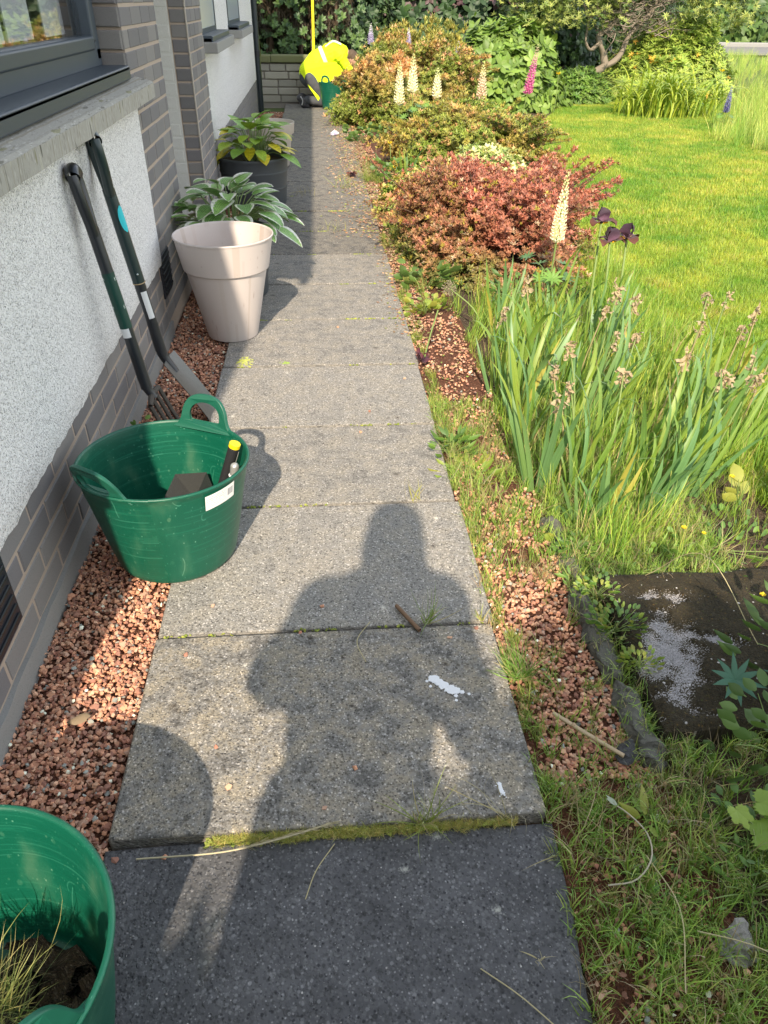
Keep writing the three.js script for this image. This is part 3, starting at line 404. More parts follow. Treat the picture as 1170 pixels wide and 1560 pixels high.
  { const k = [[0.001, 0.002], [0.12, 0.0], [0.126, 0.005], [0.196, 0.338], [0.1985, 0.343], [0.207, 0.345], [0.2085, 0.35], [0.234, 0.488], [0.2385, 0.492], [0.24, 0.498], [0.238, 0.502], [0.233, 0.502], [0.23, 0.495], [0.205, 0.35], [0.19, 0.33], [0.12, 0.02], [0.001, 0.015]];
    part(beige, 'pot_wall', lathe(k, 96), new THREE.MeshPhysicalMaterial({ color: C(0.62, 0.575, 0.55), roughness: 0.42, bumpMap: scaled(grit, 0.5), bumpScale: 0.0006, map: canvasTex(512, 512, (x, w, h) => { x.fillStyle = '#f4f0ee'; x.fillRect(0, 0, w, h); dots(x, w, h, 500, 0.6, 2, () => `rgba(150,120,110,${rr(0.1, 0.4)})`); for (let i = 0; i < 60; i++) { x.fillStyle = `rgba(190,170,150,${rr(0.05, 0.25)})`; x.fillRect(R() * w, R() * h, rr(2, 14), rr(20, 120)); } }) }));
    part(beige, 'soil', jitter(new THREE.CylinderGeometry(0.145, 0.14, 0.02, 40, 1).translate(0, 0.16, 0), 0.008, 20), MAT.soil); }
  const greyPot = (label, pos, r, H, mat) => { const t = thing('planter', label, 'planter', pos); const rb = r * 0.88, k = [[0.001, 0], [rb, 0], [rb + 0.004, 0.006]]; for (const f of [0.36, 0.7]) { const q = lerp(rb, r, f); k.push([q, H * f - 0.012], [q + 0.005, H * f - 0.008], [q + 0.005, H * f + 0.008], [q + 0.001, H * f + 0.012]); } k.push([r - 0.002, H - 0.03], [r + 0.008, H - 0.024], [r + 0.009, H - 0.003], [r + 0.005, H], [r - 0.006, H], [r - 0.01, H - 0.02], [rb, H * 0.5], [0.001, H * 0.5]); part(t, 'pot_wall', lathe(k, 72), mat); part(t, 'soil', jitter(new THREE.CylinderGeometry(r - 0.02, r - 0.03, 0.02, 30).translate(0, H - 0.05, 0), 0.01, 18), MAT.soil); return t; };
  const slate = new THREE.MeshPhysicalMaterial({ color: C(0.07, 0.08, 0.088), roughness: 0.5, bumpMap: scaled(grit, 0.6), bumpScale: 0.001 });
  greyPot('dark grey planter with the white edged hosta right behind the beige pot', [-0.03, 0, -4.36], 0.22, 0.36, slate);
  greyPot('ribbed dark grey planter with the yellowing hosta beside the brick pier', [-0.045, 0, -6.68], 0.285, 0.36, slate);
  const cr = thing('flower_pot', 'cream plastic flower pot behind the yellowing hosta', 'flower pot', [0.02, 0, -8.3]); part(cr, 'pot_wall', lathe([[0.001, 0], [0.17, 0], [0.175, 0.01], [0.215, 0.3], [0.235, 0.305], [0.245, 0.4], [0.243, 0.405], [0.235, 0.4], [0.2, 0.25], [0.001, 0.25]], 64), std(C(0.5, 0.45, 0.38), 0.5));
}
// garden fork and spade, leaning on the wall
{
  const shaftOf = (t, a, b, r, mat, seg = 1) => part(t, 'shaft', limb([a, a.clone().lerp(b, 0.5), b], [r * 1.05, r * 1.12, r * 1.12], 14, 6), mat);
  const dgrip = (t, top, dir, wid, mat, w) => { // loop grip in the plane of dir and wid
    const p = (u, v) => top.clone().addScaledVector(dir, v).addScaledVector(wid, u);
    part(t, 'grip', [tube([p(-0.004, 0.19), p(-0.022 * w, 0.15), p(-0.048 * w, 0.09), p(-0.055 * w, 0.03), p(-0.05 * w, 0.008)], 0.0175, 18, 10), tube([p(0.004, 0.19), p(0.022 * w, 0.15), p(0.048 * w, 0.09), p(0.055 * w, 0.03), p(0.05 * w, 0.008)], 0.0175, 18, 10), tube([p(-0.054 * w, 0.014), p(-0.02 * w, 0.0), p(0.02 * w, 0.0), p(0.054 * w, 0.014)], 0.022, 14, 12)], mat); };
  const dark = new THREE.MeshPhysicalMaterial({ color: C(0.014, 0.017, 0.023), roughness: 0.36, clearcoat: 0.25, clearcoatRoughness: 0.3, bumpMap: scaled(grit, 1), bumpScale: 0.0006 }), darkGreen = new THREE.MeshPhysicalMaterial({ color: C(0.012, 0.03, 0.032), roughness: 0.36, clearcoat: 0.25, clearcoatRoughness: 0.3 });
  const steel = std(C(0.16, 0.16, 0.155), 0.5, { metalness: 0.75, map: scaled(gritColor, 1), bumpMap: scaled(grit, 0.7), bumpScale: 0.001 }), dirty = gritty(C(0.1, 0.085, 0.07), 0.2, 0.003);
  // fork
  const A = V(-0.262, 0.99, -2.5), K = V(-0.16, 0.27, -2.49), fk = thing('garden_fork', 'dark garden fork with muddy tines leaning on the white wall, left of the spade', 'garden fork', [A.x, 0, A.z]);
  const fl = (v) => v.clone().sub(V(A.x, 0, A.z)), dF = K.clone().sub(A).normalize();
  dgrip(fk, fl(A), dF, V(0.12, 0, 1).normalize(), dark, 0.62);
  shaftOf(fk, fl(A.clone().addScaledVector(dF, 0.17)), fl(K), 0.0185, dark);
  const gb0 = A.clone().addScaledVector(dF, 0.31), gb1 = A.clone().addScaledVector(dF, 0.5); part(fk, 'printed_band', limb([fl(gb0), fl(gb0.clone().lerp(gb1, 0.5)), fl(gb1)], [0.0207, 0.0211, 0.0213], 20, 4), std(0xffffff, 0.45, { map: canvasTex(256, 512, (x, w, h) => { x.fillStyle = 'rgb(10,62,52)'; x.fillRect(0, 0, w, h); x.fillStyle = 'rgb(225,230,225)'; for (const u of [w * 0.08, w * 0.58]) for (let i = 0; i < 12; i++) { const y = 60 + i * 32, big = 8 + i * 0.9; x.fillRect(u, y, big, 4); x.fillRect(u + (i % 3) * 3, y, 4, 14); if (i % 2) x.fillRect(u, y + 11, big, 3); else x.fillRect(u + big - 3, y, 3, 13); } }) }), 'green band with small white lettering');
  const lb = A.clone().addScaledVector(dF, 0.515); part(fk, 'barcode_label', xf(new THREE.CylinderGeometry(0.0214, 0.0216, 0.032, 18, 1, true, -0.9, 1.5), [0, 0, 0]).applyQuaternion(aim(dF.clone().negate())).translate(...fl(lb).toArray()), std(C(0.7, 0.71, 0.72), 0.6, { side: THREE.DoubleSide }));
  const T = V(-0.01, -0.02, -2.5), S = K.clone().lerp(T, 0.14); part(fk, 'socket', limb([fl(K.clone().addScaledVector(dF, -0.12)), fl(K), fl(S)], [0.021, 0.02, 0.014], 12, 6), dark);
  part(fk, 'yoke', limb([fl(S.clone().add(V(0, 0.004, 0.08))), fl(S.clone().add(V(-0.008, 0.01, 0))), fl(S.clone().add(V(0, 0.004, -0.08)))], [0.009, 0.012, 0.009], 8, 6), dirty);
  for (const w of [-0.08, -0.027, 0.027, 0.08]) { const a = S.clone().add(V(0, 0.004, w)), b = T.clone().add(V(0, 0, w * 1.04)), m = a.clone().lerp(b, 0.5).add(V(-0.012, -0.012, 0)); part(fk, 'tine', limb([fl(a), fl(m), fl(b)], [0.0085, 0.0075, 0.003], 6, 5), dirty); }
  // spade
  const B = V(-0.256, 1.055, -2.75), Q = V(-0.152, 0.27, -2.79), sp = thing('garden_spade', 'dark green garden spade with turquoise sticker leaning on the white wall', 'garden spade', [B.x, 0, B.z]);
  const sl = (v) => v.clone().sub(V(B.x, 0, B.z)), dS = Q.clone().sub(B).normalize(), at = (d) => B.clone().addScaledVector(dS, d);
  dgrip(sp, sl(B), dS, V(0.42, 0, 0.9).normalize(), darkGreen, 1.05);
  shaftOf(sp, sl(at(0.17)), sl(at(0.5)), 0.02, darkGreen); part(sp, 'lower_shaft', limb([sl(at(0.5)), sl(at(0.65)), sl(Q)], [0.0208, 0.0204, 0.0206], 14, 6), dark);
  part(sp, 'joint_ring', xf(new THREE.TorusGeometry(0.0224, 0.0018, 8, 24), [0, 0, 0], [Math.PI / 2, 0, 0]).applyQuaternion(aim(dS)).translate(...sl(at(0.5)).toArray()), std(C(0.5, 0.36, 0.2), 0.6), 'tan ring between the two shaft halves');
  part(sp, 'rivet', new THREE.SphereGeometry(0.0042, 10, 8).translate(...sl(at(0.47).add(V(0.008, 0.006, 0.0185))).toArray()), std(C(0.5, 0.55, 0.55), 0.3, { metalness: 0.8 }));
  const stick = (d0, d1, half, a0, mat, name, lab, oval) => { const n = 10, pos = [], idx = []; const qq = aim(dS.clone().negate()); for (let i = 0; i <= n; i++) { const t = i / n, hw = half * (oval ? Math.sqrt(Math.max(0.02, 1 - (2 * t - 1) ** 2)) : 1); for (let j = 0; j <= 4; j++) { const a = a0 + hw * (j / 2 - 1), p = V(Math.sin(a) * 0.0232, 0, Math.cos(a) * 0.0232).applyQuaternion(qq).add(sl(at(lerp(d0, d1, t)))); pos.push(p.x, p.y, p.z); if (i && j) { const b = (i - 1) * 5 + j - 1; idx.push(b, b + 5, b + 6, b, b + 6, b + 1); } } } const g = new THREE.BufferGeometry(); g.setAttribute('position', new THREE.Float32BufferAttribute(pos, 3)); g.setIndex(idx); g.computeVertexNormals(); part(sp, name, g, mat, lab); };
  stick(0.225, 0.315, 0.75, 1.15, std(C(0.02, 0.55, 0.62), 0.4, { side: THREE.DoubleSide }), 'sticker', 'turquoise oval sticker', true);
  stick(0.53, 0.635, 0.5, 0.5, std(C(0.75, 0.76, 0.76), 0.5, { side: THREE.DoubleSide }), 'paper_label', 'long white label on the lower shaft', false);
  part(sp, 'socket', limb([sl(at(0.66)), sl(Q), sl(Q.clone().add(V(0.04, -0.075, 0)))], [0.0215, 0.021, 0.015], 12, 6), dark);
  { const a = Q.clone().add(V(0.012, -0.02, 0)), b = V(0.025, -0.012, -2.8), n = 12, pos = [], uv = [], idx = [], dir = b.clone().sub(a), L = dir.length(); dir.normalize(); const w = V(-0.1, -0.0, 1).normalize(), nrm = dir.clone().cross(w).normalize();
    for (const side of [1, -1]) for (let i = 0; i <= n; i++) for (let j = 0; j <= 8; j++) { const t = i / n, u = j / 4 - 1, hw = 0.078 * (0.94 + 0.06 * t), p = a.clone().addScaledVector(dir, L * t).addScaledVector(w, u * hw).addScaledVector(nrm, -0.012 * u * u + 0.012 * t * t + side * 0.0012); p.sub(V(B.x, 0, B.z)); pos.push(p.x, p.y, p.z); uv.push(u * hw, L * t); if (i && j) { const o = (side > 0 ? 0 : (n + 1) * 9) + (i - 1) * 9 + j - 1; idx.push(o, o + 9, o + 10, o, o + 10, o + 1); } }
    const g = new THREE.BufferGeometry(); g.setAttribute('position', new THREE.Float32BufferAttribute(pos, 3)); g.setAttribute('uv', new THREE.Float32BufferAttribute(uv, 2)); g.setIndex(idx); g.computeVertexNormals(); part(sp, 'blade', g, new THREE.MeshPhysicalMaterial({ color: C(0.22, 0.22, 0.21), roughness: 0.45, metalness: 0.7, map: scaled(gritColor, 0.3), bumpMap: scaled(grit, 0.3), bumpScale: 0.001, side: THREE.DoubleSide })); }
}

// ---------------------------------------------------------------- what the camera could see, with a margin for a step to the side
camera.updateMatrixWorld(true);
const VP = new THREE.Matrix4();
{ camera.updateProjectionMatrix(); VP.multiplyMatrices(camera.projectionMatrix, camera.matrixWorld.clone().invert()); }
const seen = (x, y, z, m = 1.25) => { const v = V(x, y, z).applyMatrix4(VP); return z < 0.3 && Math.abs(v.x) < m && Math.abs(v.y) < m + 0.1 && v.z < 1; };

// ---------------------------------------------------------------- plants
// whorl of small leaves round +Y
function whorl(n, len, w, tilt0, tilt1, fold, prof, vary = 0.25, segs = 2) {
  const gs = []; for (let i = 0; i < n; i++) { const g = blade(len * rr(0.75, 1.1), w * rr(0.85, 1.1), rr(0.2, 0.6), segs, fold, prof, 1.2); g.rotateX(rr(tilt0, tilt1)); g.rotateY(i / n * 6.283 + rr(-0.3, 0.3)); g.translate(0, rr(-0.1, 0.1) * len, 0); const k = 1 + rr(-vary, vary); gs.push(tint(g, C(k, k * rr(0.92, 1.06), k * rr(0.85, 1.05)))); } return merge(gs);
}
function bush(t, { c, r, n, size, geo, mat = MAT.leafV, color, lump = 0.24, thick = 0.3, low = 0.02, twigs = 60, upward = 0.45, seed = 0, branch = MAT.twig, sprigs = 0, gap = -0.35, cut = null }) {
  // c: centre on the ground, r: half widths and height. Whorls lie through the outer shell of a lumpy dome.
  const list = [], ends = [], S = (d) => 1 + lump * 2 * fbm(d.x * 1.7 + seed, d.y * 1.7, d.z * 1.7, 3) + 0.1 * noise.noise(d.x * 6 + seed, d.y * 6, d.z * 6);
  let guard = 0;
  while (list.length < n && guard++ < n * 4) {
    const a = R() * 6.283, h = Math.pow(R(), 0.8), d = V(Math.cos(a) * Math.sqrt(1 - h * h * 0.98), h, Math.sin(a) * Math.sqrt(1 - h * h * 0.98)).normalize(), s = S(d);
    if (fbm(d.x * 3.4 + seed * 2, d.y * 3.4, d.z * 3.4 + 5, 3) < gap) continue;
    const u = R(), k = u < 0.06 ? rr(1, 1.1) : 1 - thick * Math.pow(R(), 1.6), p = V(d.x * r[0] * s * k, Math.max(low, d.y * r[1] * s * k), d.z * r[2] * s * k);
    if (cut && cut(p.x + c[0], p.y, p.z + c[1])) continue;
    const out = V(d.x / r[0], d.y / r[1], d.z / r[2]).normalize().lerp(UP, upward).add(V(gauss() * 0.35, gauss() * 0.3, gauss() * 0.35));
    list.push({ m: M4(p, aim(out, R() * 6), size * rr(0.6, 1.45)), c: color(p, d, k) }); if (ends.length < twigs && R() < 0.2) ends.push(p.clone());
  }
  for (let i = 0; i < sprigs; i++) { const a = i % 2 ? rr(-0.9, 0.9) : rr(-3.2, 3.2), d = V(Math.cos(a), rr(0.5, 1.1), -Math.sin(a)).normalize(), s = S(d), b = V(d.x * r[0] * s, d.y * r[1] * s, d.z * r[2] * s), e = b.clone().addScaledVector(V(d.x, rr(-0.1, 0.5), d.z).normalize(), rr(0.12, 0.34)); ends.push(e); for (let k = 0; k < 16; k++) { const p = b.clone().lerp(e, k / 15).add(V(gauss() * 0.012, gauss() * 0.012, gauss() * 0.012)); list.push({ m: M4(p, aim(e.clone().sub(b).add(V(gauss() * 0.1, 0.05, gauss() * 0.1)), R() * 6), size * rr(0.9, 1.5)), c: color(p, d, 1) }); } }
  const gs = []; for (const e of ends) { const b = V(e.x * 0.12 + gauss() * 0.04 * r[0], 0, e.z * 0.12 + gauss() * 0.04 * r[2]), m = b.clone().lerp(e, 0.55).add(V(gauss() * 0.06, r[1] * 0.08, gauss() * 0.06)); gs.push(limb([b, m, e], [0.009 * Math.max(1, r[1]), 0.005 * Math.max(1, r[1]), 0.002], 4, 3)); }
  part(t, 'branches', gs, branch).userData.kind = 'stuff'; copies(t, 'foliage', geo, mat, list); return t;
}
const mix = (a, b, k) => C(lerp(a[0], b[0], k), lerp(a[1], b[1], k), lerp(a[2], b[2], k));
const near01 = (x, y, z, f, s) => sstep(fbm(x * f + s, y * f, z * f, 3), -0.3, 0.3);
{
  R = mulberry(61);
  const az = whorl(8, 1, 0.4, 0.35, 1.25, 0.35, LANCE, 0.3, 2), azTip = whorl(6, 1, 0.3, 0.25, 0.9, 0.35, LANCE, 0.3, 2), big = whorl(5, 1, 0.56, 0.7, 1.5, 0.3, OVAL, 0.25, 3), rho = whorl(7, 1, 0.3, 0.8, 1.5, 0.25, LANCE, 0.25, 3), tiny = whorl(7, 1, 0.6, 0.4, 1.4, 0.25, OVAL, 0.35, 2);
  const bushes = (name, label, cat, c, o) => bush(thing(name, label, cat, [c[0], -0.04, c[1]]), { c, ...o });
  bushes('azalea_bush', 'low rusty red azalea bush beside the white lupin and dark irises', 'shrub', [1.62, -5.15], { r: [0.64, 0.6, 0.88], n: 17000, size: 0.023, geo: az, seed: 2.4, twigs: 150, sprigs: 60, lump: 0.32, thick: 0.38, gap: -0.16, color: (p, d, k) => { const g = near01(p.x, p.y, p.z, 3, 4), low = 1 - sstep(p.y + 0.3 * g, 0.1, 0.5), q = R(); return q < 0.05 ? C(0.38, 0.33, 0.05) : q < 0.08 ? C(0.55, 0.42, 0.3) : mix([0.42, 0.165, 0.115], mix([0.12, 0.19, 0.04], [0.36, 0.3, 0.07], R() * R()).toArray(), clamp(low * 0.8 + (d.x < -0.4 ? 0.45 : 0) * R() + 0.55 * R() * R() * near01(p.x, p.y, p.z, 5, 40), 0, 1)).multiplyScalar(rr(0.7, 1.25)); } });
  bushes('azalea_bush', 'yellow green and orange azalea bush in the middle of the bed, white lupins behind it', 'shrub', [2.05, -8.55], { r: [0.85, 0.55, 0.75], n: 15000, size: 0.034, geo: az, seed: 8.1, gap: -0.16, thick: 0.4, twigs: 110, lump: 0.34, sprigs: 60, color: (p) => { const g = near01(p.x, p.y, p.z, 2.2, 9), q = R(); return (q < 0.12 ? C(0.5, 0.3, 0.14) : mix([0.2, 0.28, 0.04], [0.46, 0.31, 0.09], clamp(g * 0.8 + (p.x > 0.5 ? 0.2 : 0) + 0.3 * R() - 0.25, 0, 1))).multiplyScalar(rr(0.7, 1.25)); } });
  bushes('azalea_bush', 'largest orange tinged azalea bush, hiding the head of the kneeling gardener', 'shrub', [1.7, -11.6], { r: [0.93, 0.96, 1.0], n: 20000, size: 0.041, geo: az, seed: 15.2, gap: -0.16, thick: 0.4, twigs: 130, lump: 0.3, sprigs: 60, color: (p) => { const g = near01(p.x, p.y, p.z, 1.8, 22), q = R(); return (q < 0.1 ? C(0.55, 0.34, 0.18) : mix([0.22, 0.28, 0.05], [0.52, 0.3, 0.12], clamp(g * sstep(p.y, 0.15, 0.9) * 1.3 + 0.3 * R() - 0.2, 0, 1))).multiplyScalar(rr(0.75, 1.25)); } });
  bushes('spindle_bush', 'small pale cream variegated bush between two azaleas', 'shrub', [2.0, -7.05], { r: [0.42, 0.4, 0.35], n: 2600, size: 0.035, geo: tiny, seed: 4, color: () => (R() < 0.45 ? C(0.55, 0.56, 0.3) : C(0.22, 0.3, 0.08)).multiplyScalar(rr(0.8, 1.2)) });
  bushes('spindle_bush', 'light green small leaved bush at the left foot of the red azalea', 'shrub', [1.3, -6.15], { r: [0.36, 0.36, 0.4], n: 2400, size: 0.036, geo: tiny, seed: 6, color: () => (R() < 0.3 ? C(0.5, 0.42, 0.16) : R() < 0.3 ? C(0.4, 0.2, 0.1) : C(0.24, 0.34, 0.07)).multiplyScalar(rr(0.8, 1.2)) });
  bushes('wallflower_bush', 'yellow tipped upright bush behind the largest azalea', 'shrub', [2.1, -12.9], { r: [0.8, 1.12, 0.5], n: 2600, size: 0.07, geo: azTip, seed: 30, upward: 0.8, lump: 0.35, color: () => mix([0.2, 0.24, 0.05], [0.42, 0.36, 0.1], R()).multiplyScalar(rr(0.8, 1.2)) });
  bushes('leafy_shrub', 'broad leaved bright green shrub behind the pink foxglove', 'shrub', [3.55, -13.6], { r: [0.95, 1.12, 0.8], n: 2600, size: 0.13, geo: big, seed: 12, thick: 0.4, upward: 0.25, color: () => mix([0.11, 0.2, 0.03], [0.19, 0.29, 0.05], R()).multiplyScalar(rr(0.7, 1.2)) });
  bushes('rhododendron', 'rounded yellow green rhododendron behind the strap leaved lilies', 'shrub', [6.7, -14.6], { r: [1.15, 1.12, 0.95], n: 8500, size: 0.08, geo: rho, seed: 17, color: () => (R() < 0.03 ? C(0.6, 0.36, 0.05) : mix([0.18, 0.29, 0.045], [0.38, 0.46, 0.09], R())).multiplyScalar(rr(0.75, 1.2)) });
  bushes('low_shrub', 'dark lower shrub at the foot of the twisted tree', 'shrub', [4.75, -13.95], { r: [0.75, 0.5, 0.5], n: 2600, size: 0.075, geo: rho, seed: 19, color: () => mix([0.08, 0.18, 0.03], [0.2, 0.32, 0.06], R()).multiplyScalar(rr(0.7, 1.2)) });
  // hedge masses behind
  bushes('hedge', 'dark green hedge behind the low block wall', 'hedge', [-0.2, -15.9], { r: [2.2, 2.6, 0.9], n: 5200, size: 0.1, geo: tiny, seed: 23, thick: 0.35, upward: 0.1, twigs: 90, color: () => mix([0.02, 0.05, 0.018], [0.06, 0.12, 0.035], R()).multiplyScalar(rr(0.7, 1.2)) });
  { const t = thing('conifer_hedge', 'brown dead conifer hedge above the low block wall', 'hedge', [-0.2, 0, -14.75]); const l = [], sp = whorl(9, 1, 0.07, 0.1, 0.8, 0, LANCE, 0.4, 2); for (let i = 0; i < 5200; i++) { const x = rr(-1.6, 1.35), y = 0.95 + 1.9 * R() + 0.14 * noise.noise(x * 2.4, 3, 1), z = rr(-0.25, 0.3) + 0.15 * noise.noise(x * 3, y * 3, 4); l.push({ m: M4(V(x, y, z), aim(V(gauss() * 0.5, -0.7 + gauss() * 0.6, 0.6 + gauss() * 0.3), R() * 6), rr(0.08, 0.2)), c: mix([0.06, 0.048, 0.034], [0.2, 0.15, 0.095], R() * near01(x, y, 0, 1.6, 3)).multiplyScalar(rr(0.7, 1.2)) }); } copies(t, 'foliage', sp, MAT.leafV, l); const l2 = []; for (let i = 0; i < 2600; i++) { const x = rr(-1.6, 1.5), y = 0.5 + 2.1 * R(); if (near01(x, y, 2, 1.1, 12) < 0.55 && R() < 0.8) continue; l2.push({ m: M4(V(x, y, 0.35 + rr(-0.3, 0.2)), aim(V(gauss() * 0.5, 0.4, 0.8), R() * 6), rr(0.05, 0.1)), c: mix([0.03, 0.075, 0.025], [0.1, 0.18, 0.05], R()) }); } copies(t, 'green_foliage', tiny, MAT.leafV, l2); const gs = []; for (let i = 0; i < 26; i++) { const x = rr(-1.5, 1.3); gs.push(limb([V(x, 0.5, rr(-0.2, 0.2)), V(x + gauss() * 0.1, 1.2, rr(-0.1, 0.2)), V(x + gauss() * 0.25, 2.4, rr(-0.2, 0.2))], [0.025, 0.02, 0.008], 5, 3)); } part(t, 'stems', gs, MAT.twig).userData.kind = 'stuff'; }
  bushes('hedge', 'dark green laurel hedge behind the broad leaved shrub', 'hedge', [3.6, -17], { r: [2.9, 3.0, 1.3], n: 6000, size: 0.15, geo: big, seed: 27, thick: 0.3, twigs: 80, upward: 0.1, color: () => (R() < 0.07 ? C(0.1, 0.055, 0.065) : mix([0.022, 0.06, 0.02], [0.075, 0.15, 0.04], R() * R())).multiplyScalar(rr(0.7, 1.25)) });
  bushes('hedge', 'dark hedge at the back right, beyond the twisted tree', 'hedge', [6.4, -19.5], { r: [2.5, 3.6, 1.6], n: 7500, size: 0.11, geo: rho, seed: 33, twigs: 80, upward: 0.1, color: () => mix([0.03, 0.065, 0.02], [0.09, 0.15, 0.04], R()).multiplyScalar(rr(0.7, 1.25)) });
  bushes('hedge', 'tall hedge across the road in the top right corner', 'hedge', [24, -37], { r: [15, 5.2, 3], n: 12000, size: 0.38, geo: tiny, seed: 39, lump: 0.14, thick: 0.15, twigs: 40, upward: 0.1, color: (p) => mix([0.05, 0.11, 0.028], [0.14, 0.23, 0.055], R() * near01(p.x * 0.5, p.y * 0.5, p.z, 1, 2)).multiplyScalar(rr(0.7, 1.2)) });
  // twisted tree: trunk, bare twigs, crown
  const tr = thing('garden_tree', 'small tree with twisted bare trunk and grey twigs at the back of the lawn', 'tree', [5.05, -0.04, -14.1]);
  part(tr, 'trunk', [limb([[0.02, 0, 0], [0.0, 0.2, 0.02], [0.02, 0.36, 0], [0.2, 0.5, 0], [0.3, 0.58, 0.02], [0.27, 0.72, 0], [0.17, 0.86, 0.04], [0.13, 1.0, 0.02], [0.28, 1.12, 0], [0.4, 1.3, 0.05], [0.3, 1.7, 0]], [0.1, 0.07, 0.065, 0.06, 0.055, 0.045, 0.042, 0.038, 0.034, 0.03, 0.02], 9, 5), limb([[0.28, 0.56, 0], [0.42, 0.62, 0.02], [0.55, 0.72, 0], [0.62, 0.92, -0.03], [0.72, 1.1, 0], [0.9, 1.3, 0.02], [1.2, 1.7, 0]], [0.045, 0.04, 0.038, 0.034, 0.03, 0.025, 0.015], 8, 5), limb([[0.15, 0.9, 0.04], [0.0, 0.8, 0.1], [-0.12, 0.95, 0.1], [-0.1, 1.2, 0.05], [-0.3, 1.6, 0]], [0.03, 0.025, 0.022, 0.02, 0.012], 6, 5)].map((g) => jitter(jitter(g, 0.03, 5), 0.012, 16)), MAT.bark);
  { const gs = []; for (let i = 0; i < 130; i++) { const p = [V(rr(0.1, 1.3), rr(1.0, 1.5), gauss() * 0.3)]; for (let k = 0; k < 4; k++) p.push(p[k].clone().add(V(gauss() * 0.2 + 0.05, gauss() * 0.12 + 0.02, gauss() * 0.12))); gs.push(limb(p, [0.011, 0.008, 0.006, 0.004, 0.002], 4, 3)); } part(tr, 'bare_twigs', gs, gritty(C(0.3, 0.25, 0.2), 0.3)).userData.kind = 'stuff'; const l = []; for (let i = 0; i < 13000; i++) { const p = V(rr(-1.5, 2.6), 0, gauss() * 0.8); p.y = 1.12 + 1.3 * Math.pow(R(), 0.8) + 0.3 * noise.noise(p.x * 1.5, 4, p.z); if (fbm(p.x * 1.3, p.y * 1.3, p.z * 1.3 + 6, 3) < -0.05 || (p.y < 1.6 && p.x > 0.2 && p.x < 1.1 && R() < 0.7)) continue; l.push({ m: M4(p, aim(V(gauss() * 0.7, 0.6, gauss() * 0.7 + 0.2), R() * 6), rr(0.045, 0.085)), c: mix([0.09, 0.15, 0.03], [0.3, 0.34, 0.09], R()).multiplyScalar(rr(0.8, 1.2)) }); } copies(tr, 'crown', rho, MAT.leafV, l); }
  // bush behind the camera on the right, its shade falls on the near corner of the bed
  bushes('azalea_bush', 'rounded green bush on the right of the path behind the viewpoint', 'shrub', [1.2, 1.08], { r: [1.0, 1.72, 0.58], n: 12000, size: 0.075, geo: az, seed: 44, thick: 0.6, color: () => mix([0.09, 0.15, 0.03], [0.2, 0.26, 0.06], R()), cut: (x, y, z) => z < 0.2 || (z < 0.56 && x < 0.72) });
}
{ R = mulberry(67); const t = thing('azalea_bush', 'low green bush at the near house corner behind the viewpoint', 'shrub', [-0.2, -0.04, 0.98]); bush(t, { c: [-0.2, 0.98], r: [0.5, 1.28, 0.34], n: 6500, size: 0.07, geo: whorl(8, 1, 0.4, 0.35, 1.25, 0.35, LANCE, 0.3, 2), seed: 51, thick: 0.6, lump: 0.1, color: () => mix([0.09, 0.15, 0.03], [0.2, 0.26, 0.06], R()) }); }
// strap leaved clump, tall meadow grass, lawn, tufts
const leftLawn = (z) => { const P = [[-1.6, 2.2], [-2.6, 2.05], [-3.4, 2.1], [-4.2, 2.15], [-5, 2.25], [-6, 2.4], [-7, 2.55], [-8.5, 2.85], [-10, 3.3], [-11.5, 3.8], [-13.4, 4.6], [-20, 7]]; for (let i = 1; i < P.length; i++) if (z > P[i][0]) return lerp(P[i - 1][1], P[i][1], (z - P[i - 1][0]) / (P[i][0] - P[i - 1][0])); return 9; };
function tuftGeo(n, spread, l0, l1, w0, w1, b0, b1, dry = 0.15, segs = 3, up = 1) { const gs = []; for (let i = 0; i < n; i++) { const g = blade(rr(l0, l1), rr(w0, w1), rr(b0, b1), segs); g.applyQuaternion(aim(V(gauss() * 0.35, up, gauss() * 0.35), R() * 6.28)); g.translate(gauss() * spread, 0, gauss() * spread); const d = R() < dry ? 1 : 0, k = rr(0.75, 1.25); gs.push(tint(g, d ? C(1.6 * k, 1.2 * k, 1.7 * k) : C(k * rr(0.85, 1.15), k, k * rr(0.7, 1.2)))); } return merge(gs); }
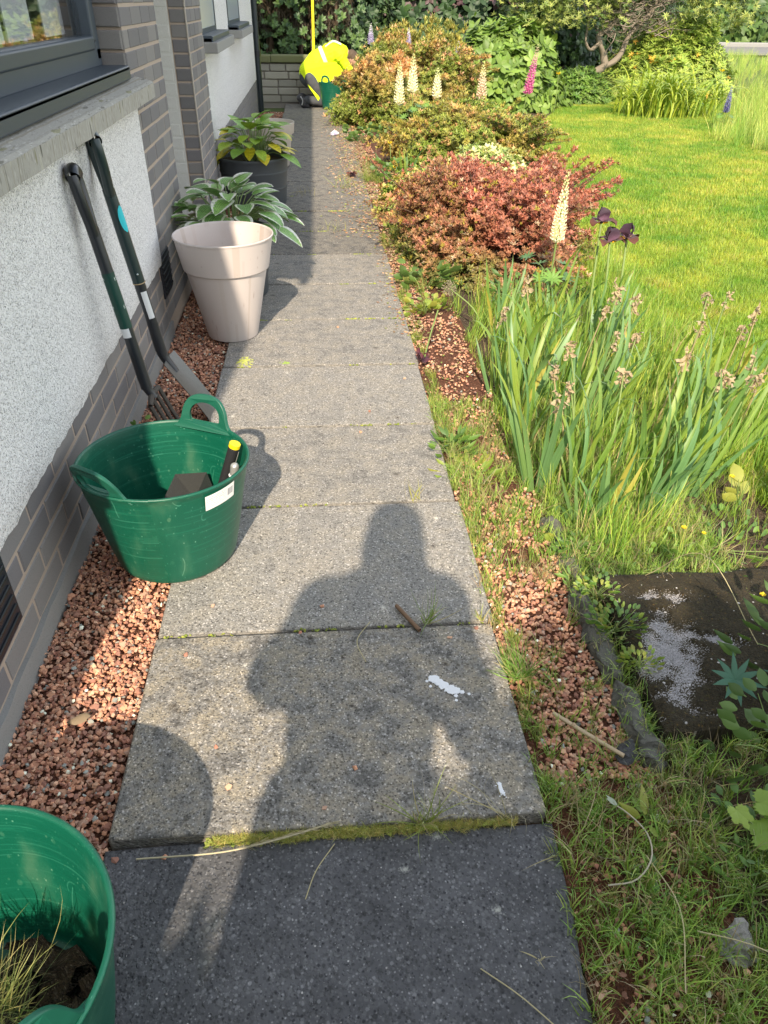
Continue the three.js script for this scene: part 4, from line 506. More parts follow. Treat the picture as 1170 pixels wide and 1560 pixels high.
{
  R = mulberry(71);
  const tufts = [0, 1, 2, 3].map(() => tuftGeo(22, 0.022, 0.03, 0.075, 0.0022, 0.0042, 0.3, 1.5, 0.14)), far = [0, 1].map(() => tuftGeo(26, 0.05, 0.04, 0.085, 0.005, 0.009, 0.3, 1.4, 0.1, 2));
  const L = [[], [], [], [], [], []];
  for (let i = 0; i < 230000; i++) {
    const u = R(), z = -1.5 - 13 * Math.pow(u, 1.35), x0 = leftLawn(z), x = x0 - 0.1 + (7.5 - x0) * R(); if (!seen(x, 0, z, 1.12)) continue; const dz = -z; if (dz > 5 && R() > 0.8) continue; if (x < x0 + 0.06 && R() < 0.5) continue;
    const f = fbm(x * 0.9, z * 0.9, 3, 4), f2 = fbm(x * 4, z * 4, 8, 3), c = mix([0.14, 0.3, 0.018], [0.36, 0.43, 0.05], clamp(0.45 + f * 1.5 + f2 * 1.2, 0, 1)); if (f2 > 0.26 && R() < 0.4) c.lerp(C(0.38, 0.33, 0.14), 0.6);
    const k = dz > 5.5 ? 4 + Math.floor(R() * 2) : Math.floor(R() * 4); L[k].push({ m: M4(V(x, -0.035, z), aim(V(gauss() * 0.2, 1, gauss() * 0.2), R() * 6), rr(0.7, 1.25) * (dz > 5.5 ? 0.9 : 1)), c: c.multiplyScalar(rr(0.85, 1.15)) });
  }
  const g = new THREE.Group(); g.name = 'lawn_grass'; scene.add(g); tag(g, 'short bright green grass of the sunlit lawn', 'grass', null, 'stuff'); L.forEach((l, k) => copies(g, 'grass_tufts', k < 4 ? tufts[k] : far[k - 4], MAT.grassV, l));
  // strap leaved lilies
  const dl = thing('daylily_clump', 'arching clump of bright yellow green strap leaves at the back right of the lawn', 'plant', [5.75, -0.03, -12.2]), dg = [];
  for (let i = 0; i < 420; i++) { const a = R() * 6.28, q = blade(rr(0.65, 1.15), rr(0.024, 0.038), rr(1.5, 2.7), 9, 0.3); q.rotateX(rr(0.05, 0.4)); q.rotateY(a); q.translate(Math.cos(a) * 0 + gauss() * 0.62, 0, gauss() * 0.36); const y = R(); dg.push(tint(q, C(lerp(0.2, 0.42, y), lerp(0.33, 0.48, y), 0.04))); }
  part(dl, 'leaves', dg, MAT.grassV).userData.kind = 'stuff';
  // tall meadow grass on the right edge
  const mg = [0, 1, 2].map(() => tuftGeo(16, 0.05, 0.3, 0.62, 0.004, 0.008, 0.1, 0.9, 0.3, 4)), ml = [[], [], []]; for (let i = 0; i < 2600; i++) { const x = rr(5.1, 9.5), z = rr(-14.5, -8.9); if (x < 5.5 + Math.max(0, -z - 9.9) * 0.5 + Math.abs(gauss()) * 0.6 - 0.1) continue; ml[i % 3].push({ m: M4(V(x, -0.04, z), aim(V(gauss() * 0.15, 1, gauss() * 0.15), R() * 6), rr(0.35, 0.85)), c: mix([0.17, 0.33, 0.04], [0.36, 0.45, 0.1], R()).multiplyScalar(rr(0.8, 1.2)) }); }
  const mm = new THREE.Group(); mm.name = 'meadow_grass'; scene.add(mm); tag(mm, 'tall uncut pale grass at the right edge beyond the lawn', 'grass', null, 'stuff'); ml.forEach((l, k) => copies(mm, 'grass_tufts', mg[k], MAT.grassV, l));
  const rl = [[], [], []]; for (let i = 0; i < 2600; i++) { const z = rr(-27, -14.5), x = rr(7, 22); if (!seen(x, 0, z, 1.1)) continue; rl[i % 3].push({ m: M4(V(x, -0.06, z), aim(V(gauss() * 0.2, 1, gauss() * 0.2), R() * 6), rr(0.4, 0.8)), c: mix([0.18, 0.34, 0.04], [0.36, 0.46, 0.1], R()) }); }
  const rg = new THREE.Group(); rg.name = 'rough_grass'; scene.add(rg); tag(rg, 'far rough grass running back to the road', 'grass', null, 'stuff'); rl.forEach((l, k) => copies(rg, 'grass_tufts', mg[k], MAT.grassV, l));
  struct('road', metreUV(new THREE.BoxGeometry(60, 0.06, 4).translate(38, 0.02, -30)), gritty(C(0.26, 0.25, 0.25), 1.5)); const kb = thing('roadside_kerb', 'long low grey kerb along the far road', 'kerb', [38, 0, -32.3]); part(kb, 'kerb_face', rbox(60, 0.2, 0.3, 0.03, 0, 0.08, 0), MAT.stone);
}
// ---------------------------------------------------------------- low wall, gardener, pole
{
  R = mulberry(81);
  const w = thing('garden_wall', 'low block wall with mossy coping across the end of the path', 'wall', [0, 0, -13.75]); const stone = [[0.5, 0.47, 0.4], [0.56, 0.53, 0.45], [0.45, 0.43, 0.37]].map((c) => gritty(C(...c), 0.4, 0.004));
  part(w, 'wall_core', [span(-0.8, 2.2, -0.1, 0.55, -0.16, 0.05)], MAT.mortarGrey);
  for (let r = 0; r < 5; r++) { let x = -0.8 + (r % 2) * -0.12; while (x < 2.1) { const L = rr(0.24, 0.42); const b = part(w, 'block', metreUV(rbox(L - 0.014, 0.098, 0.05, 0.012, 0, 0, 0, 1)), pick(stone)); b.position.set(x + L / 2, 0.06 + r * 0.109, 0.055 + rr(-0.008, 0.008)); x += L; } }
  for (let k = 0; k < 5; k++) { const b = part(w, 'coping_stone', metreUV(rbox(0.596, 0.1, 0.3, 0.015)), gritty(C(0.24, 0.25, 0.12), 0.4, 0.005)); b.position.set(-0.5 + k * 0.6, 0.612 + rr(-0.003, 0.003), -0.04); }
  const pole = thing('pole', 'thin yellow pole standing upright behind the gardener in the high visibility vest', 'pole', [0.47, 0, -13.42]); part(pole, 'shaft', limb([[0, 0, 0], [0.015, 1, 0], [0.03, 2.1, -0.06]], [0.021, 0.021, 0.021], 12, 6), std(C(0.85, 0.7, 0.02), 0.45));
  // kneeling gardener, facing right, bent over the bed
  const g = thing('person', 'kneeling gardener bent forward in a bright yellow high visibility vest and grey trousers', 'person', [0, 0, -13.22]);
  const J = { pel: [0.4, 0.42, 0], waist: [0.55, 0.6, 0], chest: [0.78, 0.7, 0], neck: [0.95, 0.74, 0], head: [1.08, 0.64, 0.0] };
  const leg = (s, dx) => ({ hip: [0.41 + dx, 0.4, s * 0.1], knee: [0.68 + dx, 0.085, s * 0.12], ank: [0.3 + dx, 0.1, s * 0.11], toe: [0.36 + dx, 0.02, s * 0.12], heel: [0.245 + dx, 0.13, s * 0.11] }), L1 = leg(1, 0), L2 = leg(-1, 0.03);
  const arm = (s) => ({ sh: [0.88, 0.7, s * 0.2], el: [1.06, 0.45, s * 0.24], wr: [1.2, 0.22, s * 0.16] }), A1 = arm(1), A2 = arm(-1);
  const fingers = (W, s) => { const o = []; const p = [W[0] + 0.05, W[1] - 0.07, W[2]]; o.push([W, 0.027, p, 0.032]); for (let k = 0; k < 4; k++) { const a = [p[0] + 0.012, p[1] - 0.02, p[2] + (k - 1.5) * 0.02], b = [a[0] + 0.02, a[1] - 0.03 - 0.006 * Math.sin(k + 0.6), a[2]], c = [b[0] - 0.005, b[1] - 0.028, b[2]]; o.push([p, 0.012, a, 0.01], [a, 0.01, b, 0.009], [b, 0.009, c, 0.0075]); } const t = [p[0] - 0.02, p[1] - 0.01, p[2] - s * 0.035]; o.push([[W[0] + 0.02, W[1] - 0.03, W[2] - s * 0.02], 0.013, t, 0.011], [t, 0.011, [t[0] + 0.01, t[1] - 0.03, t[2]], 0.009]); return o; };
  const body = [[J.pel, 0.13, J.waist, 0.13], [J.waist, 0.13, J.chest, 0.15], [J.chest, 0.14, J.neck, 0.06], [J.neck, 0.055, J.head, 0.06], [J.head, 0.088, [1.12, 0.61, 0], 0.085], [[1.13, 0.56, 0], 0.05, [1.16, 0.54, 0], 0.035]];
  for (const q of [L1, L2]) body.push([q.hip, 0.09, q.knee, 0.06], [q.knee, 0.06, q.ank, 0.04], [q.heel, 0.035, q.toe, 0.03]); for (const q of [A1, A2]) body.push([J.chest, 0.1, q.sh, 0.07], [q.sh, 0.055, q.el, 0.042], [q.el, 0.042, q.wr, 0.028]);
  const skinMat = std(C(0.45, 0.26, 0.19), 0.6); const hands = [...fingers(A1.wr, 1), ...fingers(A2.wr, -1)];
  part(g, 'body', [skin(body, 0.014), skin(hands, 0.0045, 0.008)], skinMat);
  const tro = [[J.pel, 0.155, [0.46, 0.5, 0], 0.145]]; for (const q of [L1, L2]) tro.push([q.hip, 0.115, q.knee, 0.078], [q.knee, 0.078, [q.ank[0] + 0.06, q.ank[1], q.ank[2]], 0.062]); part(g, 'trousers', skin(tro, 0.012, 0.04, (x, y, z) => 0.006 * noise.noise(x * 14, y * 14, z * 14)), std(C(0.075, 0.08, 0.088), 0.9));
  const vest = [[[0.41, 0.47, 0], 0.165, J.waist, 0.165], [J.waist, 0.165, J.chest, 0.178], [J.chest, 0.17, [0.9, 0.725, 0], 0.12]]; for (const q of [A1, A2]) vest.push([J.chest, 0.13, q.sh, 0.085], [q.sh, 0.075, q.el, 0.06], [q.el, 0.06, [1.15, 0.3, q.wr[2] * 1.1], 0.048]);
  const hiVis = new THREE.MeshPhysicalMaterial({ color: C(0.72, 0.95, 0.01), roughness: 0.8 }); part(g, 'high_visibility_vest', skin(vest, 0.012, 0.05, (x, y, z) => 0.018 * Math.abs(noise.noise(x * 7 + y * 5, y * 16 - x * 9, z * 7)) + 0.004 * noise.noise(x * 20, y * 20, z * 20)), hiVis);
  { const s = new THREE.Shape(); s.moveTo(0.27, 0.5); s.quadraticCurveTo(0.36, 0.34, 0.555, 0.06); s.quadraticCurveTo(0.6, 0.2, 0.64, 0.32); s.lineTo(0.95, 0.5); s.lineTo(0.9, 0.62); s.lineTo(0.4, 0.6); const e = new THREE.ExtrudeGeometry(s, { depth: 0.012, bevelEnabled: true, bevelSize: 0.003, bevelThickness: 0.003, curveSegments: 12 }); jitter(e, 0.02, 6); e.translate(0, 0, 0.17); part(g, 'vest_front', e, hiVis, 'open front of the yellow vest hanging down'); }
  const band = std(C(0.55, 0.57, 0.55), 0.35, { metalness: 0.2 }); const axis = V(...J.chest).sub(V(...J.waist)).normalize();
  const hoop = (c, r, w) => { const k = new THREE.CylinderGeometry(r, r, w, 40, 1, true); k.applyQuaternion(aim(axis)); k.translate(...c); return k; }; part(g, 'reflective_band', [hoop([0.645, 0.645, 0], 0.184, 0.055)], new THREE.MeshStandardMaterial({ color: C(0.55, 0.57, 0.55), roughness: 0.4, side: THREE.DoubleSide }));
  for (const s of [1, -1]) part(g, 'reflective_band', tube([[0.66, 0.81, s * 0.1], [0.78, 0.875, s * 0.1], [0.9, 0.84, s * 0.12]], 0.014, 12, 6), band);
  for (const q of [L1, L2]) part(g, 'shoe', skin([[q.heel, 0.05, [q.ank[0] - 0.0, 0.1, q.ank[2]], 0.055], [q.heel, 0.045, [0.3 + (q.hip[0] - 0.41), 0.045, q.toe[2]], 0.047], [[0.3 + (q.hip[0] - 0.41), 0.045, q.toe[2]], 0.045, q.toe, 0.04]], 0.01, 0.02), std(C(0.05, 0.05, 0.055), 0.5));
  part(g, 'shoe_trim', [tube([[0.255, 0.16, 0.165], [0.285, 0.1, 0.172], [0.27, 0.04, 0.166]], 0.008, 10, 5)], std(C(0.6, 0.6, 0.6), 0.4));
  part(g, 'hair', skin([[[1.06, 0.69, 0], 0.085, [1.08, 0.67, 0], 0.09]], 0.01, 0.02, (x, y, z) => 0.006 * noise.noise(x * 40, y * 40, z * 40)), std(C(0.09, 0.06, 0.04), 0.8));

  // the photographer, whose shadow lies on the path
  const p = thing('person', 'photographer standing on the path behind the viewpoint in dark clothes', 'person', [0, 0, 0]);
  const P = { hipL: [0.26, 0.92, 0.3], hipR: [0.44, 0.92, 0.3], pel: [0.36, 0.98, 0.3], belly: [0.36, 1.12, 0.28], chest: [0.38, 1.32, 0.25], neck: [0.415, 1.47, 0.2], head: [0.43, 1.585, 0.165], shL: [0.23, 1.38, 0.25], shR: [0.56, 1.38, 0.25], elL: [0.135, 1.19, 0.22], elR: [0.645, 1.08, 0.285], wrL: [0.38, 1.345, 0.115], wrR: [0.575, 1.315, 0.125], knL: [0.19, 0.5, 0.29], knR: [0.46, 0.5, 0.29], anL: [0.15, 0.08, 0.32], anR: [0.47, 0.08, 0.32], toL: [0.13, 0.02, 0.16], toR: [0.48, 0.02, 0.16] };
  const grip = (W, s) => { const o = [], c = [W[0] + s * 0.035, W[1] + 0.035, W[2] - 0.045]; o.push([W, 0.026, c, 0.032]); for (let k = 0; k < 4; k++) { const a = [c[0] - s * 0.006, c[1] + 0.02 - k * 0.019, c[2] - 0.03], b = [a[0] + s * 0.02, a[1], a[2] - 0.012]; o.push([c, 0.012, a, 0.01], [a, 0.01, b, 0.008]); } o.push([c, 0.014, [c[0] + s * 0.025, c[1] + 0.035, c[2] + 0.01], 0.01]); return o; };
  part(p, 'body', [skin([[P.pel, 0.14, P.belly, 0.14], [P.belly, 0.14, P.chest, 0.14], [P.chest, 0.12, P.neck, 0.055], [P.neck, 0.052, P.head, 0.06], [P.head, 0.088, [0.43, 1.6, 0.17], 0.09], [[0.43, 1.55, 0.12], 0.05, [0.43, 1.53, 0.11], 0.045], [[0.43, 1.585, 0.075], 0.012, [0.43, 1.565, 0.062], 0.016], [P.shL, 0.06, P.elL, 0.045], [P.elL, 0.045, P.wrL, 0.028], [P.shR, 0.06, P.elR, 0.045], [P.elR, 0.045, P.wrR, 0.028], [P.chest, 0.11, P.shL, 0.07], [P.chest, 0.11, P.shR, 0.07], [P.hipL, 0.1, P.knL, 0.065], [P.knL, 0.06, P.anL, 0.04], [P.hipR, 0.1, P.knR, 0.065], [P.knR, 0.06, P.anR, 0.04], [P.anL, 0.04, P.toL, 0.03], [P.anR, 0.04, P.toR, 0.03]], 0.018), skin([...grip(P.wrL, 1), ...grip(P.wrR, -1)], 0.005, 0.008)], skinMat);
  part(p, 'jacket', skin([[[0.36, 0.92, 0.3], 0.165, P.belly, 0.17], [[0.36, 0.92, 0.3], 0.165, [0.33, 0.6, 0.31], 0.18], [P.belly, 0.165, P.chest, 0.165], [P.chest, 0.15, [0.41, 1.43, 0.21], 0.085], [P.chest, 0.13, P.shL, 0.085], [P.chest, 0.13, P.shR, 0.085], [P.shL, 0.078, P.elL, 0.062], [P.elL, 0.062, [0.33, 1.315, 0.135], 0.045], [P.shR, 0.078, P.elR, 0.062], [P.elR, 0.062, [0.59, 1.27, 0.15], 0.045]], 0.018, 0.05), std(C(0.05, 0.06, 0.08), 0.9));
  part(p, 'trousers', skin([[P.pel, 0.15, [0.36, 0.9, 0.3], 0.15], [P.hipL, 0.115, P.knL, 0.085], [P.knL, 0.085, P.anL, 0.07], [P.hipR, 0.115, P.knR, 0.085], [P.knR, 0.085, P.anR, 0.07]], 0.018, 0.04), std(C(0.04, 0.04, 0.05), 0.9));
  part(p, 'hair', skin([[[0.43, 1.63, 0.185], 0.092, [0.425, 1.56, 0.215], 0.1], [[0.425, 1.56, 0.215], 0.1, [0.43, 1.43, 0.23], 0.105]], 0.012, 0.02), std(C(0.08, 0.05, 0.03), 0.8));
  for (const [a, t] of [[P.anL, P.toL], [P.anR, P.toR]]) part(p, 'shoe', skin([[[a[0], 0.05, a[2] + 0.03], 0.05, t, 0.042]], 0.012), MAT.black);
  const ph = thing('phone', 'black phone held up by the photographer', 'phone', [0.475, 1.42, 0.035]); part(ph, 'case', rbox(0.075, 0.15, 0.009, 0.004), MAT.black); part(ph, 'screen', rbox(0.068, 0.142, 0.002, 0.0009, 0, 0, 0.0052), std(C(0.02, 0.02, 0.025), 0.1)); ph.rotation.set(-0.6123, -0.09, 0, 'YXZ');
}
// ---------------------------------------------------------------- hostas
{
  R = mulberry(91);
  const leafTex = (edge, mid, dark, edgeW, seed) => canvasTex(256, 256, (x, w, h) => {
    x.fillStyle = `rgb(${mid})`; x.fillRect(0, 0, w, h); pixelsOver(x, w, h, (a, o, i, j) => { const u = Math.abs(i / w - 0.5) * 2, v = j / h, n = noise.noise(j / 9, i / 40 + seed, seed) * 0.12 + noise.noise(j / 30, (i > w / 2) * 5, seed) * 0.14, tip = Math.min(v, 1 - v) < 0.06 ? 0.5 : 0, e = edge && (u > 1 - edgeW + n || v < 0.04 + n * 0.2) ? 1 : 0, s = 0.5 + 0.5 * Math.sin(u * 34 + v * 2), k = 0.85 + 0.25 * s * 0.5 + n; const c = e ? edge : mid.map((m, q) => lerp(dark[q], m, clamp(0.35 + 0.65 * s + n * 2, 0, 1))); for (let q = 0; q < 3; q++) a[o + q] = c[q] * (e ? 0.95 + n : k); void tip; });
  });
  const bump = canvasTex(128, 128, (x, w, h) => { x.fillStyle = '#888'; x.fillRect(0, 0, w, h); pixelsOver(x, w, h, (a, o, i) => { const u = Math.abs(i / w - 0.5) * 2, v = 128 + 90 * Math.sin(u * 34); a[o] = a[o + 1] = a[o + 2] = v; }); }, false);
  const mk = (t, more = {}) => new THREE.MeshPhysicalMaterial({ map: t, bumpMap: bump, bumpScale: 0.0015, roughness: 0.45, transmission: 0.22, thickness: 0, side: THREE.DoubleSide, ...more });
  const varieg = [mk(leafTex([246, 246, 226], [152, 200, 104], [112, 164, 78], 0.3, 1)), mk(leafTex([248, 248, 232], [164, 210, 108], [124, 176, 80], 0.34, 5)), mk(leafTex([240, 242, 216], [138, 184, 100], [104, 152, 76], 0.26, 9))];
  const plain = [mk(leafTex(null, [178, 214, 66], [132, 178, 48], 0, 3)), mk(leafTex(null, [196, 224, 72], [150, 192, 52], 0, 6)), mk(leafTex(null, [150, 196, 62], [110, 160, 46], 0, 8))], yellow = [mk(leafTex(null, [250, 232, 50], [226, 206, 44], 0, 2)), mk(leafTex([226, 208, 50], [190, 196, 60], [150, 176, 50], 0.4, 7))];
  const heart = (t) => Math.pow(Math.sin(Math.PI * Math.pow(clamp(t, 0.015, 1), 0.72)), 0.7) * (1 - 0.15 * t), lance2 = (t) => Math.pow(Math.sin(Math.PI * Math.pow(clamp(t, 0.02, 1), 0.8)), 0.85);
  const geos = (w, prof, n, bend) => Array.from({ length: n }, () => blade(1, w * rr(0.9, 1.1), bend * rr(0.7, 1.4), 8, -rr(0.1, 0.25), prof, 1.1));
  const stalk = std(C(0.2, 0.28, 0.1), 0.6);
  function hosta(t, gs, mats, n, H, reach, L, yel) {
    for (let i = 0; i < n; i++) {
      const ring = Math.sqrt((i + 0.5) / n), a = i * 2.399 + rr(-0.25, 0.25), d = V(Math.cos(a), 0, Math.sin(a)), base = d.clone().multiplyScalar(rr(0.02, 0.07)), top = d.clone().multiplyScalar(reach * ring * rr(0.75, 1.05)).add(V(0, H * (1.05 - 0.75 * ring * ring) * rr(0.85, 1.12), 0));
      const lf = part(t, 'leaf', pick(gs), yel && i > n * 0.3 && R() < 0.36 ? pick(yel) : pick(mats)); lf.position.copy(top); lf.scale.setScalar(L * rr(0.78, 1.15));
      const pitch = lerp(0.8, 1.95, ring) + rr(-0.3, 0.25); lf.rotation.set(pitch, Math.atan2(d.x, d.z) + rr(-0.35, 0.35), rr(-0.25, 0.25), 'YXZ');
      part(t, 'stalk', limb([base, base.clone().lerp(top, 0.5).add(V(0, H * 0.16, 0)), top], [0.005, 0.004, 0.003], 5, 3), stalk);
    }
  }
  hosta(thing('hosta', 'white edged green hosta in the dark planter right behind the beige pot', 'plant', [-0.02, 0.31, -4.36]), geos(0.74, heart, 5, 0.6), varieg, 66, 0.25, 0.33, 0.16, null);
  hosta(thing('hosta', 'yellowing lime green hosta in the ribbed grey planter by the brick pier', 'plant', [-0.03, 0.31, -6.68]), geos(0.62, lance2, 5, 0.5), plain, 60, 0.28, 0.28, 0.175, yellow);
}
// ---------------------------------------------------------------- irises, lupins, foxglove
{
  R = mulberry(101);
  const sword = Array.from({ length: 8 }, (_, k) => blade(1, 0.047 + 0.011 * (k % 3), [0.15, 0.4, 0.7, 1.2, 0.3, 0.55, 1.0, 1.9][k], 7, 0.18, (t) => Math.min(1, 0.8 + t) * Math.pow(Math.max(0, 1 - Math.pow(t, 2.6)), 0.8), 2.2));
  const streak = (dryTip) => canvasTex(128, 512, (x, w, h) => { x.fillStyle = '#e6e6e6'; x.fillRect(0, 0, w, h); for (let i = 0; i < 90; i++) { x.fillStyle = `rgba(${pick(['255,255,236', '170,176,150', '205,212,170'])},${rr(0.15, 0.5)})`; x.fillRect(R() * w, 0, rr(0.7, 3), h); } for (let i = 0; i < 26; i++) { x.fillStyle = `rgba(160,120,60,${rr(0.1, 0.5)})`; x.beginPath(); x.ellipse(R() * w, R() * h, rr(0.8, 3), rr(2, 14), 0, 0, 7); x.fill(); } if (dryTip) pixelsOver(x, w, h, (a, o, i, j) => { if (j / h < 0.07 + 0.05 * noise.noise(i / 20, 3, 1) + 0.02 * noise.noise(i / 4, j / 9, 2)) { a[o] = 205; a[o + 1] = 150; a[o + 2] = 120; } }); }), streaks = [streak(false), streak(true), streak(false), streak(true)];
  const mats = [[0.24, 0.42, 0.06], [0.31, 0.48, 0.08], [0.2, 0.37, 0.09], [0.38, 0.52, 0.08]].map((c, i) => leafMat(0.4, 0.5, { color: C(...c), map: streaks[i] })), blue = [[0.18, 0.36, 0.13], [0.24, 0.42, 0.15], [0.16, 0.32, 0.12]].map((c, i) => leafMat(0.25, 0.45, { color: C(...c), map: streaks[i] })), yel = leafMat(0.3, 0.6, { color: C(0.42, 0.38, 0.06) });
  const dry = leafMat(0.3, 0.9, { color: C(0.52, 0.4, 0.24) }), stemM = std(C(0.2, 0.28, 0.08), 0.6), dryStem = std(C(0.32, 0.27, 0.12), 0.7);
  const withered = Array.from({ length: 4 }, () => { const gs = []; for (let i = 0; i < 9; i++) { const g = blade(rr(0.02, 0.05), rr(0.008, 0.019), rr(0.8, 3.4), 7, rr(-0.9, 0.9), OVAL); jitter(g, 0.014, 90, i); g.applyQuaternion(aim(V(gauss(), rr(-1.1, 0.8), gauss()), R() * 6)); g.translate(gauss() * 0.01, gauss() * 0.02, gauss() * 0.01); gs.push(g); } return merge(gs); });
  function fan(t, o, x, z, n, L, lean, dir, set, wide = 1) { // leaves of one fan share a plane
    for (let i = 0; i < n; i++) { const u = n > 1 ? i / (n - 1) - 0.5 : 0, lf = part(t, 'leaf', pick(sword), R() < 0.03 ? yel : R() < 0.35 ? pick(blue) : pick(set)); const l = L * 1.02 * rr(0.6, 1.12) * (1 - 0.5 * Math.abs(u)); lf.position.set(x - o[0] + Math.cos(dir) * u * 0.05 + gauss() * 0.006, -0.04, z - o[1] - Math.sin(dir) * u * 0.05 + gauss() * 0.006); lf.scale.set(l * wide * rr(0.8, 1.1), l, l); lf.quaternion.copy(aim(V(Math.cos(dir) * u * 0.75 + lean[0] + gauss() * 0.14, 1, -Math.sin(dir) * u * 0.75 + lean[1] + gauss() * 0.07)).multiply(new THREE.Quaternion().setFromAxisAngle(UP, dir + rr(-0.35, 0.35) + (R() < 0.5 ? Math.PI : 0)))); }
  }
  function head(t, o, x, y, z, bx, bz) { part(t, 'flower_stem', limb([[bx - o[0], -0.04, bz - o[1]], [lerp(bx, x, 0.4) - o[0] + 0.01, y * 0.5, lerp(bz, z, 0.45) - o[1]], [x - o[0], y, z - o[1]]], [0.0042, 0.0038, 0.003], 5, 4), R() < 0.5 ? stemM : dryStem); for (let k = 0; k < 2; k++) { const m = part(t, 'withered_flower', pick(withered), dry); m.position.set(x - o[0] + gauss() * 0.008, y - k * rr(0.02, 0.045), z - o[1] + gauss() * 0.008); m.rotation.set(rr(-0.6, 0.6), rr(0, 6), rr(-0.6, 0.6)); m.scale.setScalar(rr(0.6, 1.0)); } }
  const clump = (label, o) => thing('iris_clump', label, 'iris', [o[0], 0, o[1]]);
  let o = [1.32, -2.75], t = clump('iris clump nearest the path, tall pale green swords with withered heads', o);
  for (let i = 0; i < 19; i++) fan(t, o, rr(1.2, 1.55), -2.15 - 1.05 * R(), 6, rr(0.4, 0.56), [0.1 + gauss() * 0.1, -0.12], rr(-0.6, 0.9), mats);
  for (const [x, y, z] of [[1.21, 0.42, -2.8], [1.39, 0.42, -3.2], [1.39, 0.39, -2.5], [1.34, 0.3, -2.5], [1.38, 0.28, -2.4], [1.3, 0.3, -2.25]]) head(t, o, x, y, z, x + 0.03 + gauss() * 0.04, z + 0.08);
  o = [1.45, -2.0]; t = clump('iris clump with broad blue green blades nearest the mossy slab', o);
  fan(t, o, 1.42, -1.98, 8, 0.36, [0.05, 0.1], 0.2, blue, 1.5); fan(t, o, 1.33, -1.96, 6, 0.3, [-0.08, 0.05], 2.6, blue, 1.5); fan(t, o, 1.56, -1.97, 9, 0.4, [0.38, 0.02], 0.1, blue, 1.35); fan(t, o, 1.64, -2.04, 7, 0.4, [0.45, 0], 0.3, blue, 1.2); fan(t, o, 1.5, -2.12, 7, 0.45, [0.2, -0.1], 0.5, mats); fan(t, o, 1.38, -2.15, 6, 0.42, [0.1, -0.1], 0.2, mats);
  for (const [x, y, z] of [[1.57, 0.32, -2.4]]) head(t, o, x, y, z, x - 0.05, z + 0.12);
  o = [1.85, -2.5]; t = clump('iris clump leaning right at the lawn edge, many tan withered flower heads', o);
  for (let i = 0; i < 23; i++) fan(t, o, rr(1.55, 2.25), -2.05 - 0.85 * R(), 6, rr(0.4, 0.55), [0.32 + gauss() * 0.1, -0.1], rr(-0.5, 0.7), mats);
  for (const [x, y, z] of [[1.87, 0.36, -3.1], [1.77, 0.31, -2.8], [2.16, 0.37, -2.7], [1.95, 0.32, -2.4], [2.08, 0.3, -2.4], [2.04, 0.36, -2.8], [2.26, 0.4, -2.8], [2.12, 0.33, -2.5], [2.2, 0.42, -2.95], [1.8, 0.38, -3.15], [1.66, 0.33, -2.75], [1.7, 0.36, -3.0], [2.3, 0.37, -2.65], [2.28, 0.33, -2.5], [1.9, 0.3, -2.6], [2.14, 0.4, -3.0]]) head(t, o, x, y, z, x - 0.1 + gauss() * 0.04, z + 0.1);
  o = [1.6, -3.45]; t = clump('far iris clump behind, under the dark purple flowers', o);
  for (let i = 0; i < 16; i++) fan(t, o, rr(1.35, 2.05), -3.1 - 0.75 * R(), 6, rr(0.36, 0.5), [0.18 + gauss() * 0.1, -0.15], rr(-0.5, 0.8), mats);
  // purple irises
  const dp = C(0.035, 0.012, 0.03), mv = C(0.16, 0.07, 0.13), rust = C(0.1, 0.028, 0.014);
  const petal = (len, w, bend, c1, c2, fold = 0.35) => { const g = blade(len, w, bend, 8, fold, (t) => Math.pow(Math.sin(Math.PI * Math.pow(clamp(t * 0.93 + 0.04, 0, 1), 1.35)), 0.7)), n = g.attributes.position.count, col = new Float32Array(n * 3); for (let i = 0; i < n; i++) { const v = g.attributes.uv.getY(i), c = c1.clone().lerp(c2, sstep(v, 0.2, 0.8)); col.set([c.r, c.g, c.b], i * 3); } g.setAttribute('color', new THREE.BufferAttribute(col, 3)); return jitter(g, 0.012, 38, R() * 9); };
  const flower = (label, x, y, z, bx, bz, s) => {
    const t = thing('purple_iris', label, 'iris', [bx, -0.03, bz]), P = V(x - bx, y, z - bz);
    part(t, 'stem', limb([[0, 0, 0], [P.x * 0.35, P.y * 0.5, P.z * 0.4], [P.x, P.y, P.z]], [0.007, 0.006, 0.0055], 8, 5), stemM); for (let k = 0; k < 2; k++) { const lf = part(t, 'leaf', sword[k], mats[k]); lf.scale.setScalar(0.42); lf.position.set(gauss() * 0.02, 0, 0); lf.quaternion.copy(aim(V(0.15 + k * 0.2, 1, -0.1), R() * 3)); }
    for (let k = 0; k < 3; k++) { const a = k * 2.094 + s; let g = petal(0.074, 0.058, -1.1, mv, dp); g.rotateX(0.5); g.rotateY(a); part(t, 'upright_petal', g.translate(P.x, P.y + 0.004, P.z), MAT.petal); g = petal(0.082, 0.056, 1.7, dp, rust, -0.25); g.rotateX(0.95); g.rotateY(a + 1.047); part(t, 'hanging_petal', g.translate(P.x, P.y + 0.002, P.z), MAT.petal); const b = new THREE.CapsuleGeometry(0.0042, 0.016, 4, 8); b.rotateX(1.25); b.translate(0, 0.008, 0.02); b.rotateY(a + 1.047); part(t, 'beard', b.translate(P.x, P.y, P.z), std(C(0.75, 0.42, 0.01), 0.8)); }
  };
  flower('front dark maroon iris flower with yellow beard, lowest of the three', 1.89, 0.5, -3.58, 1.9, -3.5, 0.3); flower('right hand dark purple iris flower with drooping petals', 1.98, 0.51, -3.6, 1.97, -3.5, 1.1); flower('upper left dark purple iris flower of the three', 1.86, 0.57, -3.66, 1.84, -3.55, 2.2);
